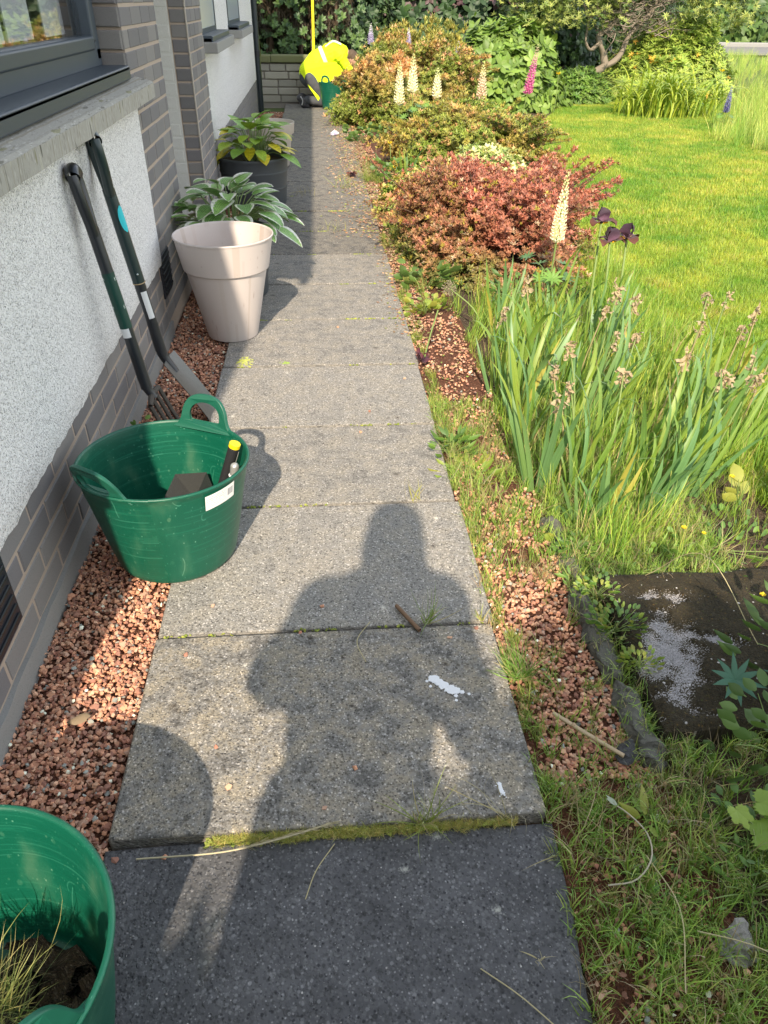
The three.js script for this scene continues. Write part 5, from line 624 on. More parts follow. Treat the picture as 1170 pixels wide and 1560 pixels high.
  // lupins
  const leaflet = blade(1, 0.26, 0.5, 4, 0.3, LANCE), palm = (() => { const gs = []; for (let k = 0; k < 10; k++) { const g = leaflet.clone(); g.scale(rr(0.85, 1.05), rr(0.85, 1.05), 1); g.rotateX(1.15 + rr(-0.1, 0.15)); g.rotateY(k * 0.6283); gs.push(g); } return merge(gs); })();
  const lupM = leafMat(0.3, 0.5, { color: C(0.1, 0.22, 0.07) }), lupBright = leafMat(0.35, 0.5, { color: C(0.2, 0.38, 0.06) }), lupDark = leafMat(0.2, 0.5, { color: C(0.04, 0.14, 0.075) });
  const floret = (() => { const a = blade(1, 0.85, -1.3, 3, 0.6, OVAL), b = blade(0.9, 0.7, 0.9, 3, -0.5, OVAL); a.rotateX(0.6); b.rotateX(1.7); return merge([a, b]); })();
  function lupin(label, x, z, y0, y1, r, top, bottom, cat = 'lupin', lean = [0, 0], leaves = 5) {
    const t = thing(cat === 'lupin' ? 'lupin' : cat, label, cat, [x, -0.04, z]); const P = (h) => V(lean[0] * h / y1, h, lean[1] * h / y1);
    part(t, 'stem', limb([P(0), P(y1 * 0.5), P(y1)], [0.006, 0.005, 0.002], 6, 5), stemM); const rows = Math.round((y1 - y0) / (r * 0.42)), gs = [];
    for (let k = 0; k <= rows; k++) { const u = k / rows, n = Math.round(lerp(11, 5, u)), R1 = r * lerp(1, 0.25, Math.pow(u, 1.5)); for (let i = 0; i < n; i++) { const a = i / n * 6.283 + k * 0.5 + rr(-0.2, 0.2), g = floret.clone(); g.scale(R1 * 0.55, R1 * 0.6, R1 * 0.55); g.rotateX(lerp(1.25, 0.5, u)); g.translate(0, 0, R1 * 0.45); g.rotateY(a); const p = P(lerp(y0, y1, u)); g.translate(p.x, p.y + rr(-0.1, 0.1) * r, p.z); const c = bottom.clone().lerp(top, sstep(u, 0.45, 1)); gs.push(tint(g, c.multiplyScalar(rr(0.85, 1.1)))); } }
    part(t, 'flower_spike', gs, MAT.petal); for (let k = 0; k < leaves; k++) { const a = k / leaves * 6.28 + rr(-0.3, 0.3), h = y0 * rr(0.45, 0.85), d = rr(0.06, 0.14), m = part(t, 'leaf', palm, R() < 0.3 ? lupBright : lupM); m.position.set(P(h).x + Math.cos(a) * d, h, P(h).z + Math.sin(a) * d); m.scale.setScalar(rr(0.05, 0.075)); m.quaternion.copy(aim(V(Math.cos(a) * 0.4, 1, Math.sin(a) * 0.4 + 0.2), R() * 6)); part(t, 'leaf_stalk', limb([P(h * 0.6), m.position.clone().lerp(P(h * 0.8), 0.5), m.position], [0.0025, 0.002, 0.0015], 4, 2), stemM); }
  }
  const cream = C(0.86, 0.83, 0.66), creamT = C(0.74, 0.74, 0.38), lav = C(0.58, 0.53, 0.78), lavT = C(0.72, 0.7, 0.82), pink = C(0.75, 0.6, 0.5);
  lupin('nearest white lupin spike, standing before the rusty red azalea', 1.73, -3.95, 0.44, 0.76, 0.042, creamT, cream, 'lupin', [0.02, 0], 8);
  lupin('leftmost white lupin spike of the group between the azaleas', 1.38, -8.95, 0.56, 0.93, 0.062, creamT, cream); lupin('second white lupin from the left between the azaleas', 1.54, -9.1, 0.66, 0.98, 0.062, creamT, cream); lupin('third white lupin from the left, the shortest between the azaleas', 1.785, -8.95, 0.62, 0.87, 0.058, creamT, cream); lupin('pinkish white lupin on the right between the azaleas', 2.28, -9.0, 0.6, 0.92, 0.06, creamT, pink);
  lupin('lavender lupin spike rising over the left of the largest azalea', 1.28, -12.1, 0.95, 1.17, 0.05, lavT, lav); lupin('small pale lavender lupin rising over the middle of the largest azalea', 1.83, -12.3, 0.95, 1.12, 0.04, lavT, lav); lupin('lavender lupin over the right shoulder of the largest azalea', 2.5, -12.0, 0.8, 0.98, 0.05, lavT, lav);
  lupin('blue lupin spike in the tall meadow grass at the right edge', 6.05, -10.9, 0.27, 0.55, 0.05, C(0.2, 0.2, 0.5), C(0.17, 0.16, 0.42));
  lupin('pink foxglove spike leaning right in front of the broad leaved shrub', 3.1, -10.5, 0.52, 1.02, 0.065, C(0.55, 0.48, 0.3), C(0.66, 0.18, 0.44), 'foxglove', [0.14, 0], 0);
  // fallen flower heads on the path
  const fallen = (name, label, cat, x, z, n, c1, c2, s) => { const t = thing(name, label, cat, [x, 0.004, z]), gs = []; for (let i = 0; i < n; i++) { const g = petal(s * rr(0.8, 1.2), s * 0.6, rr(-1, 1.4), c1, c2); g.applyQuaternion(aim(V(gauss(), rr(0, 0.8), gauss()), R() * 6)); g.translate(gauss() * s * 0.5, rr(0, 0.3) * s, gauss() * s * 0.5); gs.push(g); } part(t, 'petals', gs, MAT.petal); return t; };
  fallen('fallen_flower', 'dark withered iris flower fallen at the right path edge near the shadow', 'flower', 0.955, -3.29, 12, dp, C(0.12, 0.03, 0.05), 0.045); part(scene.children.at(-1), 'stalk', tube([[0.01, 0.02, 0], [0.05, 0.08, -0.12], [0.1, 0.16, -0.24]], 0.004, 8, 5), stemM);
  fallen('fallen_flower', 'lavender lupin flower fallen on the far path', 'flower', 0.7, -10.3, 26, lav, lavT, 0.05); fallen('fallen_flower', 'dark iris flower fallen on the path in front of a grass tuft', 'flower', 0.82, -7.7, 14, dp, C(0.14, 0.03, 0.03), 0.05);
  // seed head of an allium by the path, yellow flowers, small clump of sword leaves
  const al = thing('allium_seedhead', 'dry round allium seed head on a stalk in front of the red azalea', 'seed head', [1.16, -0.03, -3.75]); { const c = V(0, 0.2, -0.1), gs = []; part(al, 'stalk', tube([[0.18, 0, 0.1], [0.12, 0.12, 0], c.toArray()], 0.004, 8, 5), stemM); for (let i = 0; i < 60; i++) { const d = V(gauss(), gauss(), gauss()).normalize(), e = c.clone().addScaledVector(d, 0.04); gs.push(limb([c, c.clone().lerp(e, 0.5), e], [0.0008, 0.0008, 0.0008], 3, 1), new THREE.OctahedronGeometry(0.004).translate(...e.toArray())); } part(al, 'seed_ball', gs, std(C(0.3, 0.26, 0.17), 0.9)); }
  const sc = [1.3, -7.6], sct = thing('iris_clump', 'small clump of sword leaves beside yellow flowers at the path edge', 'iris', [sc[0], 0, sc[1]]); fan(sct, sc, 1.32, -7.6, 6, 0.42, [0.05, 0], 0.3, mats, 1.2); fan(sct, sc, 1.22, -7.55, 3, 0.4, [-0.5, 0.05], 3, blue, 1.5);
  const buttercup = (label, x, y, z, s = 1) => { const t = thing('buttercup', label, 'flower', [x, -0.03, z]); part(t, 'stem', tube([[0, 0, 0], [0.01, y * 0.5, 0.01], [0, y, 0]], 0.0016 * s, 6, 4), stemM); const gs = []; for (let k = 0; k < 5; k++) { const g = blade(0.011 * s, 0.011 * s, -0.5, 3, 0.4, OVAL); g.rotateX(1.1); g.rotateY(k * 1.257); gs.push(g); } part(t, 'petals', [...gs, new THREE.SphereGeometry(0.003 * s, 6, 5)].map((g) => g.translate(0, y, 0)), leafMat(0.2, 0.4, { color: C(0.8, 0.6, 0.005) })); };
  buttercup('yellow buttercup below the broad blue green iris blades', 1.62, 0.08, -1.82); buttercup('yellow buttercup beside the yellow leaf at the right edge', 1.86, 0.14, -2.02); buttercup('yellow buttercup hanging over the mossy slab', 1.72, 0.07, -1.5); buttercup('yellow buttercup low under the leaning iris clump, right of another one', 1.68, 0.07, -1.8, 0.8);
  buttercup('yellow flower in the bushes at the left edge of the middle azalea', 1.18, 0.32, -7.75, 2.4); buttercup('yellow flower low at the path edge beside the small sword leaves', 1.2, 0.16, -7.45, 2); buttercup('orange yellow flower in the far meadow grass', 6.6, 0.62, -12.4, 4); buttercup('yellow flower beside the broad leaved shrub behind the foxglove', 4.15, 0.55, -12.6, 4);
  // palmate and lobed weeds on the near right
  const pl = thing('lupin_seedling', 'dark green hand shaped lupin leaves over the mossy slab', 'plant', [1.52, -0.02, -1.14]); for (const [x, y, z, s] of [[-0.06, 0.1, -0.02, 0.07], [0.08, 0.16, 0.02, 0.075], [0.04, 0.08, 0.1, 0.06], [0.16, 0.12, -0.08, 0.07], [0.2, 0.2, 0.06, 0.075], [0.1, 0.05, -0.06, 0.055]]) { const m = part(pl, 'leaf', palm, lupDark); m.position.set(x, y, z); m.scale.setScalar(s); m.quaternion.copy(aim(V(gauss() * 0.3, 1, 0.3 + gauss() * 0.2), R() * 6)); part(pl, 'leaf_stalk', limb([[0.06, 0, 0.02], [x * 0.6, y * 0.6, z * 0.6], [x, y, z]], [0.003, 0.0022, 0.0018], 5, 3), stemM); }
  const lobe = (() => { const gs = []; for (let k = 0; k < 5; k++) { const g = blade(k === 2 ? 1 : k % 4 ? 0.85 : 0.6, 0.5, 0.5, 12, 0.25, (t) => Math.pow(Math.sin(Math.PI * Math.pow(clamp(t, 0.06, 1), 0.8)), 0.6) * (1 + 0.3 * Math.sin(t * 24))); g.rotateX(1.2); g.rotateY((k - 2) * 0.72); gs.push(g); } return merge(gs); })();
  const lw = thing('lobed_weed', 'bright yellow green lobed leaves at the lower right edge of the picture', 'plant', [1.43, -0.03, -0.76]); for (let i = 0; i < 26; i++) { const a = R() * 6.28, d = rr(0.02, 0.16), y = rr(0.05, 0.2), m = part(lw, 'leaf', lobe, leafMat(0.4, 0.5, { color: mix([0.22, 0.4, 0.03], [0.42, 0.5, 0.06], R()) })); m.position.set(Math.cos(a) * d, y, Math.sin(a) * d); m.scale.setScalar(rr(0.035, 0.055)); m.quaternion.copy(aim(V(gauss() * 0.3, 1, 0.25), R() * 6)); part(lw, 'leaf_stalk', limb([[0, 0, 0], [Math.cos(a) * d * 0.6, y * 0.6, Math.sin(a) * d * 0.6], m.position], [0.002, 0.0018, 0.0014], 4, 2), stemM); }
  const ovalW = blade(1, 0.6, 0.6, 4, 0.25, OVAL), lanceW = blade(1, 0.32, 0.6, 4, 0.3, LANCE);
  const weed = (name, label, x, z, n, spread, h, s, cols, geo = ovalW, y0 = -0.035) => { const t = thing(name, label, 'weed', [x, y0, z]); for (let i = 0; i < n; i++) { const a = R() * 6.28, d = spread * Math.sqrt(R()), m = part(t, 'leaf', geo, cols[i % cols.length]); m.position.set(Math.cos(a) * d, rr(0.15, 1) * h, Math.sin(a) * d); m.scale.setScalar(s * rr(0.7, 1.2)); m.quaternion.copy(aim(V(Math.cos(a), rr(0.15, 0.9), Math.sin(a)), rr(-0.5, 0.5) + Math.PI)); } const gs = []; for (let i = 0; i < Math.min(n, 14); i++) { const a = R() * 6.28, d = spread * R(); gs.push(limb([[0, 0, 0], [Math.cos(a) * d * 0.5, h * 0.5, Math.sin(a) * d * 0.5], [Math.cos(a) * d, h * rr(0.5, 1), Math.sin(a) * d]], [0.002, 0.0016, 0.001], 4, 2)); } part(t, 'stems', gs, stemM); };
  const gA = [[0.13, 0.26, 0.04], [0.18, 0.32, 0.05], [0.1, 0.2, 0.04]].map((c) => leafMat(0.35, 0.55, { color: C(...c) })), gD = [[0.1, 0.19, 0.035], [0.13, 0.23, 0.04], [0.08, 0.15, 0.03]].map((c) => leafMat(0.3, 0.55, { color: C(...c) })), gY = [[0.3, 0.4, 0.05], [0.24, 0.36, 0.05], [0.4, 0.42, 0.07]].map((c) => leafMat(0.4, 0.55, { color: C(...c) }));
  weed('willowherb_weed', 'upright pointed leaf weeds right of the mossy slab', 1.63, -1.25, 46, 0.13, 0.28, 0.06, gD, lanceW); weed('leafy_weed', 'dense green weeds behind the bright lobed leaves at the right edge', 1.52, -0.98, 70, 0.16, 0.16, 0.045, gD); weed('leafy_weed', 'small leaved weeds in front of the bright lobed leaves', 1.36, -0.8, 34, 0.1, 0.08, 0.032, gA);
  weed('creeping_weed', 'creeping small leaved weed along the middle of the round topped edging', 1.262, -1.42, 150, 0.075, 0.06, 0.019, [...gY, ...gA], ovalW, 0.0); weed('creeping_weed', 'creeping weed between edging and slab at its far end', 1.25, -1.56, 110, 0.06, 0.06, 0.019, [...gY, ...gA], ovalW, 0.0); weed('creeping_weed', 'yellowish creeping weed beside the lichen on the slab', 1.275, -1.28, 90, 0.05, 0.045, 0.016, gY, ovalW, 0.005); weed('creeping_weed', 'small creeping weed hanging over the edging by the round yellow leaf', 1.25, -1.78, 70, 0.06, 0.05, 0.02, gA, ovalW, -0.01); weed('creeping_weed', 'creeping weed with tiny leaves at the near end of the edging', 1.3, -1.06, 46, 0.07, 0.05, 0.016, gA); weed('leafy_weed', 'pair of pointed leaf weeds at the far left corner of the mossy slab', 1.2, -1.62, 14, 0.035, 0.07, 0.032, gA, lanceW);
  weed('dandelion_weed', 'flat bright green weed rosette at the path edge beside the grass shadow', 1.0, -2.3, 36, 0.1, 0.03, 0.07, gY, lanceW); weed('leafy_weed', 'green weeds at the path edge below the iris clump', 0.965, -2.45, 40, 0.09, 0.09, 0.05, gA, lanceW); weed('leafy_weed', 'low green weeds under the irises beside the mossy slab', 1.75, -1.8, 90, 0.24, 0.06, 0.03, gA); weed('leafy_weed', 'clover like weeds along the back of the mossy slab', 1.4, -1.7, 60, 0.13, 0.05, 0.022, gA); weed('leafy_weed', 'small round leaved weeds in the bare patch of the near right verge', 1.1, -0.7, 40, 0.09, 0.04, 0.02, gA); weed('leafy_weed', 'spreading green weeds between the near rock and the bright lobed leaves', 1.3, -0.7, 60, 0.1, 0.07, 0.03, gA, lanceW); weed('clover_weed', 'tiny leaved weeds beside the near end of the paving slab', 1.02, -0.93, 50, 0.07, 0.03, 0.014, gY); weed('dock_weed', 'narrow upright green leaf pair in the near right grass', 1.14, -0.86, 6, 0.02, 0.04, 0.055, gY, lanceW);
  weed('leafy_weed', 'dark green leaves in the shade under the left of the red azalea', 1.12, -4.45, 50, 0.16, 0.14, 0.07, gD); weed('leafy_weed', 'yellow green leaves at the path edge below the allium seed head', 1.05, -4.0, 36, 0.11, 0.1, 0.05, gY); weed('leafy_weed', 'green leaves among stalks at the foot of the nearest white lupin', 1.6, -3.95, 60, 0.2, 0.25, 0.06, gA, lanceW); weed('leafy_weed', 'leafy growth at the path edge beside the yellow flowers', 1.2, -7.5, 60, 0.2, 0.22, 0.06, gA); weed('leafy_weed', 'dark shaded leaves at the foot of the largest azalea by the path', 1.05, -9.9, 70, 0.25, 0.2, 0.07, gD); weed('round_leaf_weed', 'single round yellow leaf standing at the corner of the edging', 1.22, -1.86, 2, 0.01, 0.07, 0.042, [gY[2], gY[0]]); weed('leafy_weed', 'small weed growing at the wall foot behind the middle tub', -0.25, -2.62, 18, 0.05, 0.09, 0.03, gA); weed('yellow_leaf_weed', 'large yellow leaf beside the buttercup at the right edge', 1.9, -2.0, 5, 0.03, 0.16, 0.075, [gY[2]]);
}
// ---------------------------------------------------------------- mossy slab, edging, grass of the verge, litter
{
  R = mulberry(111);
  const sx0 = 1.265, sx1 = 2.15, sz0 = -1.06, sz1 = -1.64; // mossy slab
  const W2 = 1024, H2 = 680, toPx = (x, z) => [(x - sx0) / (sx1 - sx0) * W2, (z - sz1) / (sz0 - sz1) * H2];
  const lichen = (i, j) => { const [ax, ay] = toPx(1.36, -1.3), q = Math.hypot((i - ax) / 105, (j - ay) / 175 + (i - ax) / 400), n = fbm(i / 60, j / 60, 3, 5) * 1.5; const [bx, by] = toPx(1.5, -1.36), q2 = Math.hypot((i - bx) / 190, (j - by + (i - bx) * -0.35) / 42), [cx, cy] = toPx(1.45, -1.53), q3 = Math.hypot((i - cx) / 170, (j - cy - (i - cx) * 0.1) / 40); return Math.max(1.1 - q - n, 0.72 - q2 - n, 0.62 - q3 - n); };
  const mossMap = canvasTex(W2, H2, (x, w, h) => { x.fillStyle = 'rgb(50,42,24)'; x.fillRect(0, 0, w, h); dots(x, w, h, 14000, 1.5, 6, grey(26, 56, 6, -16), false); dots(x, w, h, 2500, 1, 4, () => `rgb(${pick(['74,66,26', '90,70,34', '60,64,24'])})`, false); pixelsOver(x, w, h, (a, o, i, j) => { const v = lichen(i, j), s = noise.noise(i / 5, j / 5, 2) * 0.5 + noise.noise(i / 2.3, j / 2.3, 5) * 0.4; if (v + s * 1.25 > 0.36) { const g = 150 + 50 * s + 40 * noise.noise(i / 1.7, j / 1.7, 8); a[o] = g; a[o + 1] = g - 3; a[o + 2] = g - 2; } }); dots(x, w, h, 150, 1.5, 6, grey(150, 215, 4, -2), false); });
  const ms = thing('mossy_slab', 'dark mossy concrete slab with pale lichen patches right of the edging', 'slab', [(sx0 + sx1) / 2, 0, (sz0 + sz1) / 2]);
  { const g = new THREE.BoxGeometry(sx1 - sx0, 0.07, sz0 - sz1, 120, 3, 80), p = g.attributes.position, uv = g.attributes.uv; for (let i = 0; i < p.count; i++) { const x = p.getX(i), z = p.getZ(i), [u, v] = toPx(x + (sx0 + sx1) / 2, z + (sz0 + sz1) / 2); uv.setXY(i, u / W2, 1 - v / H2); if (p.getY(i) > 0.03) { const e = Math.min(sx1 - sx0 - Math.abs(2 * x), sz0 - sz1 - Math.abs(2 * z)); p.setY(i, p.getY(i) + 0.006 * fbm(x * 8, z * 8, 1) * 2 + (lichen(u, v) < 0.1 ? 0.008 : 0) - 0.012 * (1 - sstep(e, 0, 0.04))); } p.setX(i, x + 0.012 * noise.noise(z * 8, x * 3, 2)); p.setZ(i, z + 0.012 * noise.noise(x * 8, z * 3, 7)); } g.computeVertexNormals(); g.translate(0, -0.012, 0); part(ms, 'slab_block', g, std(0xffffff, 1, { map: mossMap, bumpMap: scaled(soilBump, 0.35), bumpScale: 0.008 })); }
  const edge = thing('edging', 'round topped dark concrete garden edging between red stones and mossy slab', 'edging', [1.22, 0, 0]); const edgeMat = gritty(C(0.17, 0.165, 0.14), 0.2, 0.008, 1);
  for (const [z0, z1, x0, x1] of [[-0.98, -1.24, 0.0, -0.012], [-1.25, -1.62, -0.012, -0.002], [-1.63, -2.0, 0.0, 0.02]]) { const g = new THREE.CapsuleGeometry(0.029, Math.abs(z1 - z0) - 0.056, 10, 20, 40); g.rotateX(Math.PI / 2); g.translate((x0 + x1) / 2, z0 < -1.6 ? -0.03 : -0.014, (z0 + z1) / 2); jitter(g, 0.016, 26, z0); jitter(g, 0.008, 75, z0); part(edge, 'edging_block', metreUV(g), edgeMat); }
  // verge grass: green and straw tufts, denser away from the stones
  const vt = [0, 1, 2].map(() => tuftGeo(13, 0.012, 0.03, 0.085, 0.0016, 0.003, 0.4, 2.0, 0.3, 4)), long = [0, 1].map(() => tuftGeo(9, 0.02, 0.12, 0.34, 0.0025, 0.005, 0.3, 1.6, 0.22, 5)), straw = [0, 1].map(() => tuftGeo(9, 0.03, 0.05, 0.13, 0.0014, 0.0024, 0.4, 2.4, 0, 4, 0.4));
  const A = [[], [], []], B = [[], []], S = [[], []];
  for (let i = 0; i < 11000; i++) { const z = rr(-2.9, -0.42), x = rr(0.9, 1.75), e = z > -0.95 ? lerp(0.885, 0.94, (-0.4 - z) / 0.55) : 0.935; if (x < e - 0.008 + 0.012 * noise.noise(z * 14, 2, 2)) continue; let p = 0.46; if (z < -0.98 && z > -1.85 && x < 1.2) p = x < 0.965 ? 0.2 : 0.045 + (z > -1.12 ? 0.12 : 0) + (z < -1.6 ? 0.12 : 0); else if (z <= -1.85 && x < 1.22) p = 0.22; else if (x > 1.26 && z < -1.05 && z > -1.62) p = 0.012; else if (x > 1.24) p = 0.5; if (z > -1.0) p *= 0.35 + 0.9 * sstep(fbm(x * 5, z * 5, 4, 3), -0.25, 0.2); if (R() > p) continue;
    const q = R(), c = mix([0.16, 0.32, 0.04], [0.3, 0.44, 0.08], R()); if (R() < 0.2) c.lerp(C(0.33, 0.28, 0.14), rr(0.3, 1)); if (q < 0.12) S[i % 2].push({ m: M4(V(x, -0.03, z), aim(V(gauss() * 0.5, 1, gauss() * 0.5), R() * 6), rr(0.6, 1.2)), c: C(0.42, 0.35, 0.2).multiplyScalar(rr(0.7, 1.2)) }); else A[i % 3].push({ m: M4(V(x, -0.034, z), aim(V(gauss() * 0.3, 1, gauss() * 0.3), R() * 6), rr(0.6, 1.25)), c }); }
  for (let i = 0; i < 2300; i++) { const z = rr(-5, -1.7), x = rr(1.2, 2.5); if (x > leftLawn(z) + 0.2 || (z > -1.75 && R() < 0.6) || (z < -4.1 && x > 1.1 && x < 2.2)) continue; if (x < 1.3 && R() < 0.65) continue; const c = mix([0.16, 0.33, 0.035], [0.34, 0.48, 0.07], R()); if (R() < 0.12) c.lerp(C(0.5, 0.42, 0.22), 0.8); B[i % 2].push({ m: M4(V(x, -0.04, z), aim(V(0.1 + gauss() * 0.3, 1, gauss() * 0.3), R() * 6), rr(0.35, 0.9) * (z > -2.2 && x > 1.6 ? 0.55 : 1)), c }); }
  const along = (z) => 0.945 + 0.015 * noise.noise(z * 6, 1, 1); for (let i = 0; i < 260; i++) { const z = rr(-4.6, -0.9); if (fbm(z * 2.5, 5, 5, 2) < -0.05) continue; A[i % 3].push({ m: M4(V(along(z) + rr(0, 0.05), -0.03, z), aim(V(-0.25 + gauss() * 0.3, 1, gauss() * 0.3), R() * 6), rr(0.6, 1.1)), c: mix([0.15, 0.25, 0.03], [0.3, 0.36, 0.08], R()) }); }
  for (let i = 0; i < 900; i++) { const z = rr(-8.6, -4), x = rr(0.93, 1.1); if (fbm(x * 4, z * 1.5, 7, 2) < 0.08) continue; A[i % 3].push({ m: M4(V(x, -0.03, z), aim(V(-0.3 + gauss() * 0.3, 1, gauss() * 0.3), R() * 6), rr(0.7, 1.6)), c: mix([0.16, 0.26, 0.04], [0.34, 0.38, 0.1], R()) }); }
  const vg = new THREE.Group(); vg.name = 'verge_grass'; scene.add(vg); tag(vg, 'short patchy grass and straw beside the path on the right', 'grass', null, 'stuff'); A.forEach((l, k) => copies(vg, 'grass_tufts', vt[k], MAT.grassV, l)); S.forEach((l, k) => copies(vg, 'straw', straw[k], MAT.grassV, l));
  const bg = new THREE.Group(); bg.name = 'long_grass'; scene.add(bg); tag(bg, 'long loose grass growing through the iris clumps', 'grass', null, 'stuff'); B.forEach((l, k) => copies(bg, 'grass_tufts', long[k], MAT.grassV, l));
  // single tufts that one can point to
  const tuft = (label, x, z, n, l0, l1, s, c, dirs = [0, 0]) => { const t = thing('grass_tuft', label, 'grass tuft', [x, 0, z]), gs = []; for (let i = 0; i < n; i++) { const g = blade(rr(l0, l1), rr(0.0016, 0.003), rr(0.3, 1.8), 6, 0.3); g.applyQuaternion(aim(V(gauss() * 0.7 + dirs[0], rr(0.4, 1), gauss() * 0.5 + dirs[1]), R() * 6)); g.translate(gauss() * s, 0, gauss() * s * 0.4); const d = R(); gs.push(tint(g, d < 0.25 ? C(0.45, 0.38, 0.2) : C(...c).multiplyScalar(rr(0.7, 1.3)))); } part(t, 'blades', gs, MAT.grassV).userData.kind = 'stuff'; };
  tuft('grass tuft in the second joint beside the brown twig', 0.745, -1.49, 26, 0.05, 0.13, 0.012, [0.2, 0.3, 0.05], [0.1, -0.1]); tuft('small grass tuft at the right end of the second joint', 0.9, -1.49, 20, 0.03, 0.08, 0.012, [0.3, 0.34, 0.08]); tuft('large green and straw grass tuft at the path edge by the cane', 0.965, -1.27, 120, 0.05, 0.15, 0.025, [0.16, 0.3, 0.04], [-0.25, 0.05]); tuft('sprawling grass tuft in the nearest joint right of the moss', 0.66, -0.883, 44, 0.05, 0.15, 0.02, [0.26, 0.33, 0.05]); tuft('long straw blades lying over the right end of the nearest joint', 0.84, -0.88, 9, 0.1, 0.2, 0.02, [0.34, 0.3, 0.16], [-0.4, 0]); tuft('bleached straw lying on the dark tarmac', 0.83, -0.6, 6, 0.03, 0.06, 0.008, [0.5, 0.44, 0.28]); tuft('pale grass blades in the third joint near the verge', 0.78, -2.1, 14, 0.05, 0.12, 0.04, [0.36, 0.36, 0.08]); tuft('grass tuft in front of the dark fallen iris flower', 0.98, -7.55, 130, 0.15, 0.32, 0.08, [0.24, 0.34, 0.06]); tuft('grass blades trailing across the far path', 0.72, -7.2, 30, 0.1, 0.22, 0.1, [0.26, 0.32, 0.06]); tuft('thin grass in the joint left of the middle of the far path', 0.55, -5.7, 22, 0.05, 0.12, 0.12, [0.34, 0.36, 0.08]); tuft('thin grass lying in a far joint by the planter', 0.36, -6.9, 16, 0.06, 0.14, 0.1, [0.36, 0.32, 0.12]);
  const strand = (name, label, cat, pts, r, c, more) => { const t = thing(name, label, cat, [pts[0][0], 0, pts[0][2]]); part(t, 'stalk', tube(pts.map((p) => [p[0] - pts[0][0], p[1], p[2] - pts[0][2]]), r, 16, 5), std(C(...c), 0.8)); if (more) more(t, pts[0]); };
  strand('seed_stalk', 'pale dry grass stalk with feathery head lying along the nearest joint', 'grass stalk', [[0.07, 0.006, -0.845], [0.25, 0.012, -0.845], [0.36, 0.02, -0.86], [0.47, 0.025, -0.885]], 0.0018, [0.5, 0.44, 0.28], (t, o) => { const gs = []; for (let i = 0; i < 120; i++) { const u = R(), g = blade(rr(0.012, 0.03), 0.0018, 0.4, 3); g.applyQuaternion(aim(V(1, gauss() * 0.3 + 0.1, gauss() * 0.35), R() * 6)); g.translate(lerp(0.27, 0.47, u) - o[0], lerp(0.014, 0.026, u), lerp(-0.848, -0.885, u) - o[2]); gs.push(g); } part(t, 'seed_head', gs, leafMat(0.3, 0.8, { color: C(0.52, 0.45, 0.27) })); });
  strand('twig', 'short brown twig lying across the second joint', 'twig', [[0.665, 0.008, -1.56], [0.69, 0.009, -1.51], [0.72, 0.008, -1.455]], 0.0065, [0.2, 0.12, 0.07]);
  strand('cane', 'pale broken bamboo cane lying on the red stones', 'cane', [[1.015, 0.0, -1.155], [1.08, 0.002, -1.085], [1.145, 0.004, -1.018]], 0.0055, [0.52, 0.4, 0.26], (t, o) => { for (const u of [0.3, 0.62]) part(t, 'node', new THREE.SphereGeometry(0.0068, 10, 8).scale(1, 0.9, 1).translate(lerp(1.015, 1.145, u) - o[0], 0.002, lerp(-1.155, -1.018, u) - o[2]), std(C(0.42, 0.3, 0.18), 0.8)); });
  strand('bent_stem', 'curved pale stem lying in the near right grass with two withered leaves', 'stem', [[1.005, 0.012, -0.72], [1.06, 0.02, -0.722], [1.105, 0.028, -0.76], [1.115, 0.03, -0.81], [1.09, 0.03, -0.86], [1.075, 0.028, -0.878]], 0.0017, [0.45, 0.4, 0.3], (t, o) => { for (const [a, b] of [[-0.6, 0.2], [-1, 0.9]]) { const g = blade(0.03, 0.011, 0.3, 4, 0.3, LANCE); g.applyQuaternion(aim(V(a, 0.3, -b), 1)); part(t, 'leaf', g.translate(1.075 - o[0], 0.03, -0.88 - o[2]), leafMat(0.3, 0.6, { color: C(0.4, 0.46, 0.34) })); } });
  for (const [l, a, b, c] of [['long dry stalk crossing the near right grass, the left one of two', [1.1, 0.02, -0.77], [1.12, 0.03, -0.66], [1.075, 0.02, -0.52]], ['long dry stalk crossing the near right grass, the right one of two', [1.14, 0.02, -0.62], [1.22, 0.04, -0.58], [1.3, 0.05, -0.52]], ['thin straw lying diagonally on the dark tarmac corner', [0.73, -0.014, -0.6], [0.79, -0.01, -0.55], [0.85, -0.012, -0.49]], ['thin bent straw on the shadowed near slab', [0.585, 0.006, -1.5], [0.545, 0.012, -1.42], [0.565, 0.006, -1.35]], ['pale straw lying on the dark tarmac below the moss', [0.47, -0.012, -0.86], [0.43, -0.008, -0.8], [0.41, -0.014, -0.75]], ['long green grass stalk bending across the mossy slab', [1.42, 0.03, -1.62], [1.5, 0.2, -1.5], [1.6, 0.05, -1.3]], ['pale stick lying on the far path beside the ribbed planter', [0.22, 0.01, -6.95], [0.3, 0.012, -7.0], [0.42, 0.01, -7.05]]]) strand('straw_stalk', l, 'straw', [a, b, c], 0.0012, [0.46, 0.4, 0.22]);
  const rock = (name, label, x, y, z, s, c, sq = [1, 0.7, 1]) => { const t = thing(name, label, 'stone', [x, y, z]); part(t, 'stone_body', jitter(jitter(new THREE.IcosahedronGeometry(s, 6).scale(...sq), s * 0.9, 0.9 / s, s * 50), s * 0.22, 3.2 / s, s * 90), gritty(C(...c), 0.15, 0.006, 1)); };
  rock('rock', 'pale speckled rock in the grass at the bottom right', 1.222, -0.008, -0.61, 0.028, [0.5, 0.48, 0.44], [1, 0.8, 1.1]); rock('grey_stone', 'smooth dark grey stone at the end of the bamboo cane', 1.158, 0.0, -1.035, 0.024, [0.13, 0.13, 0.135]);
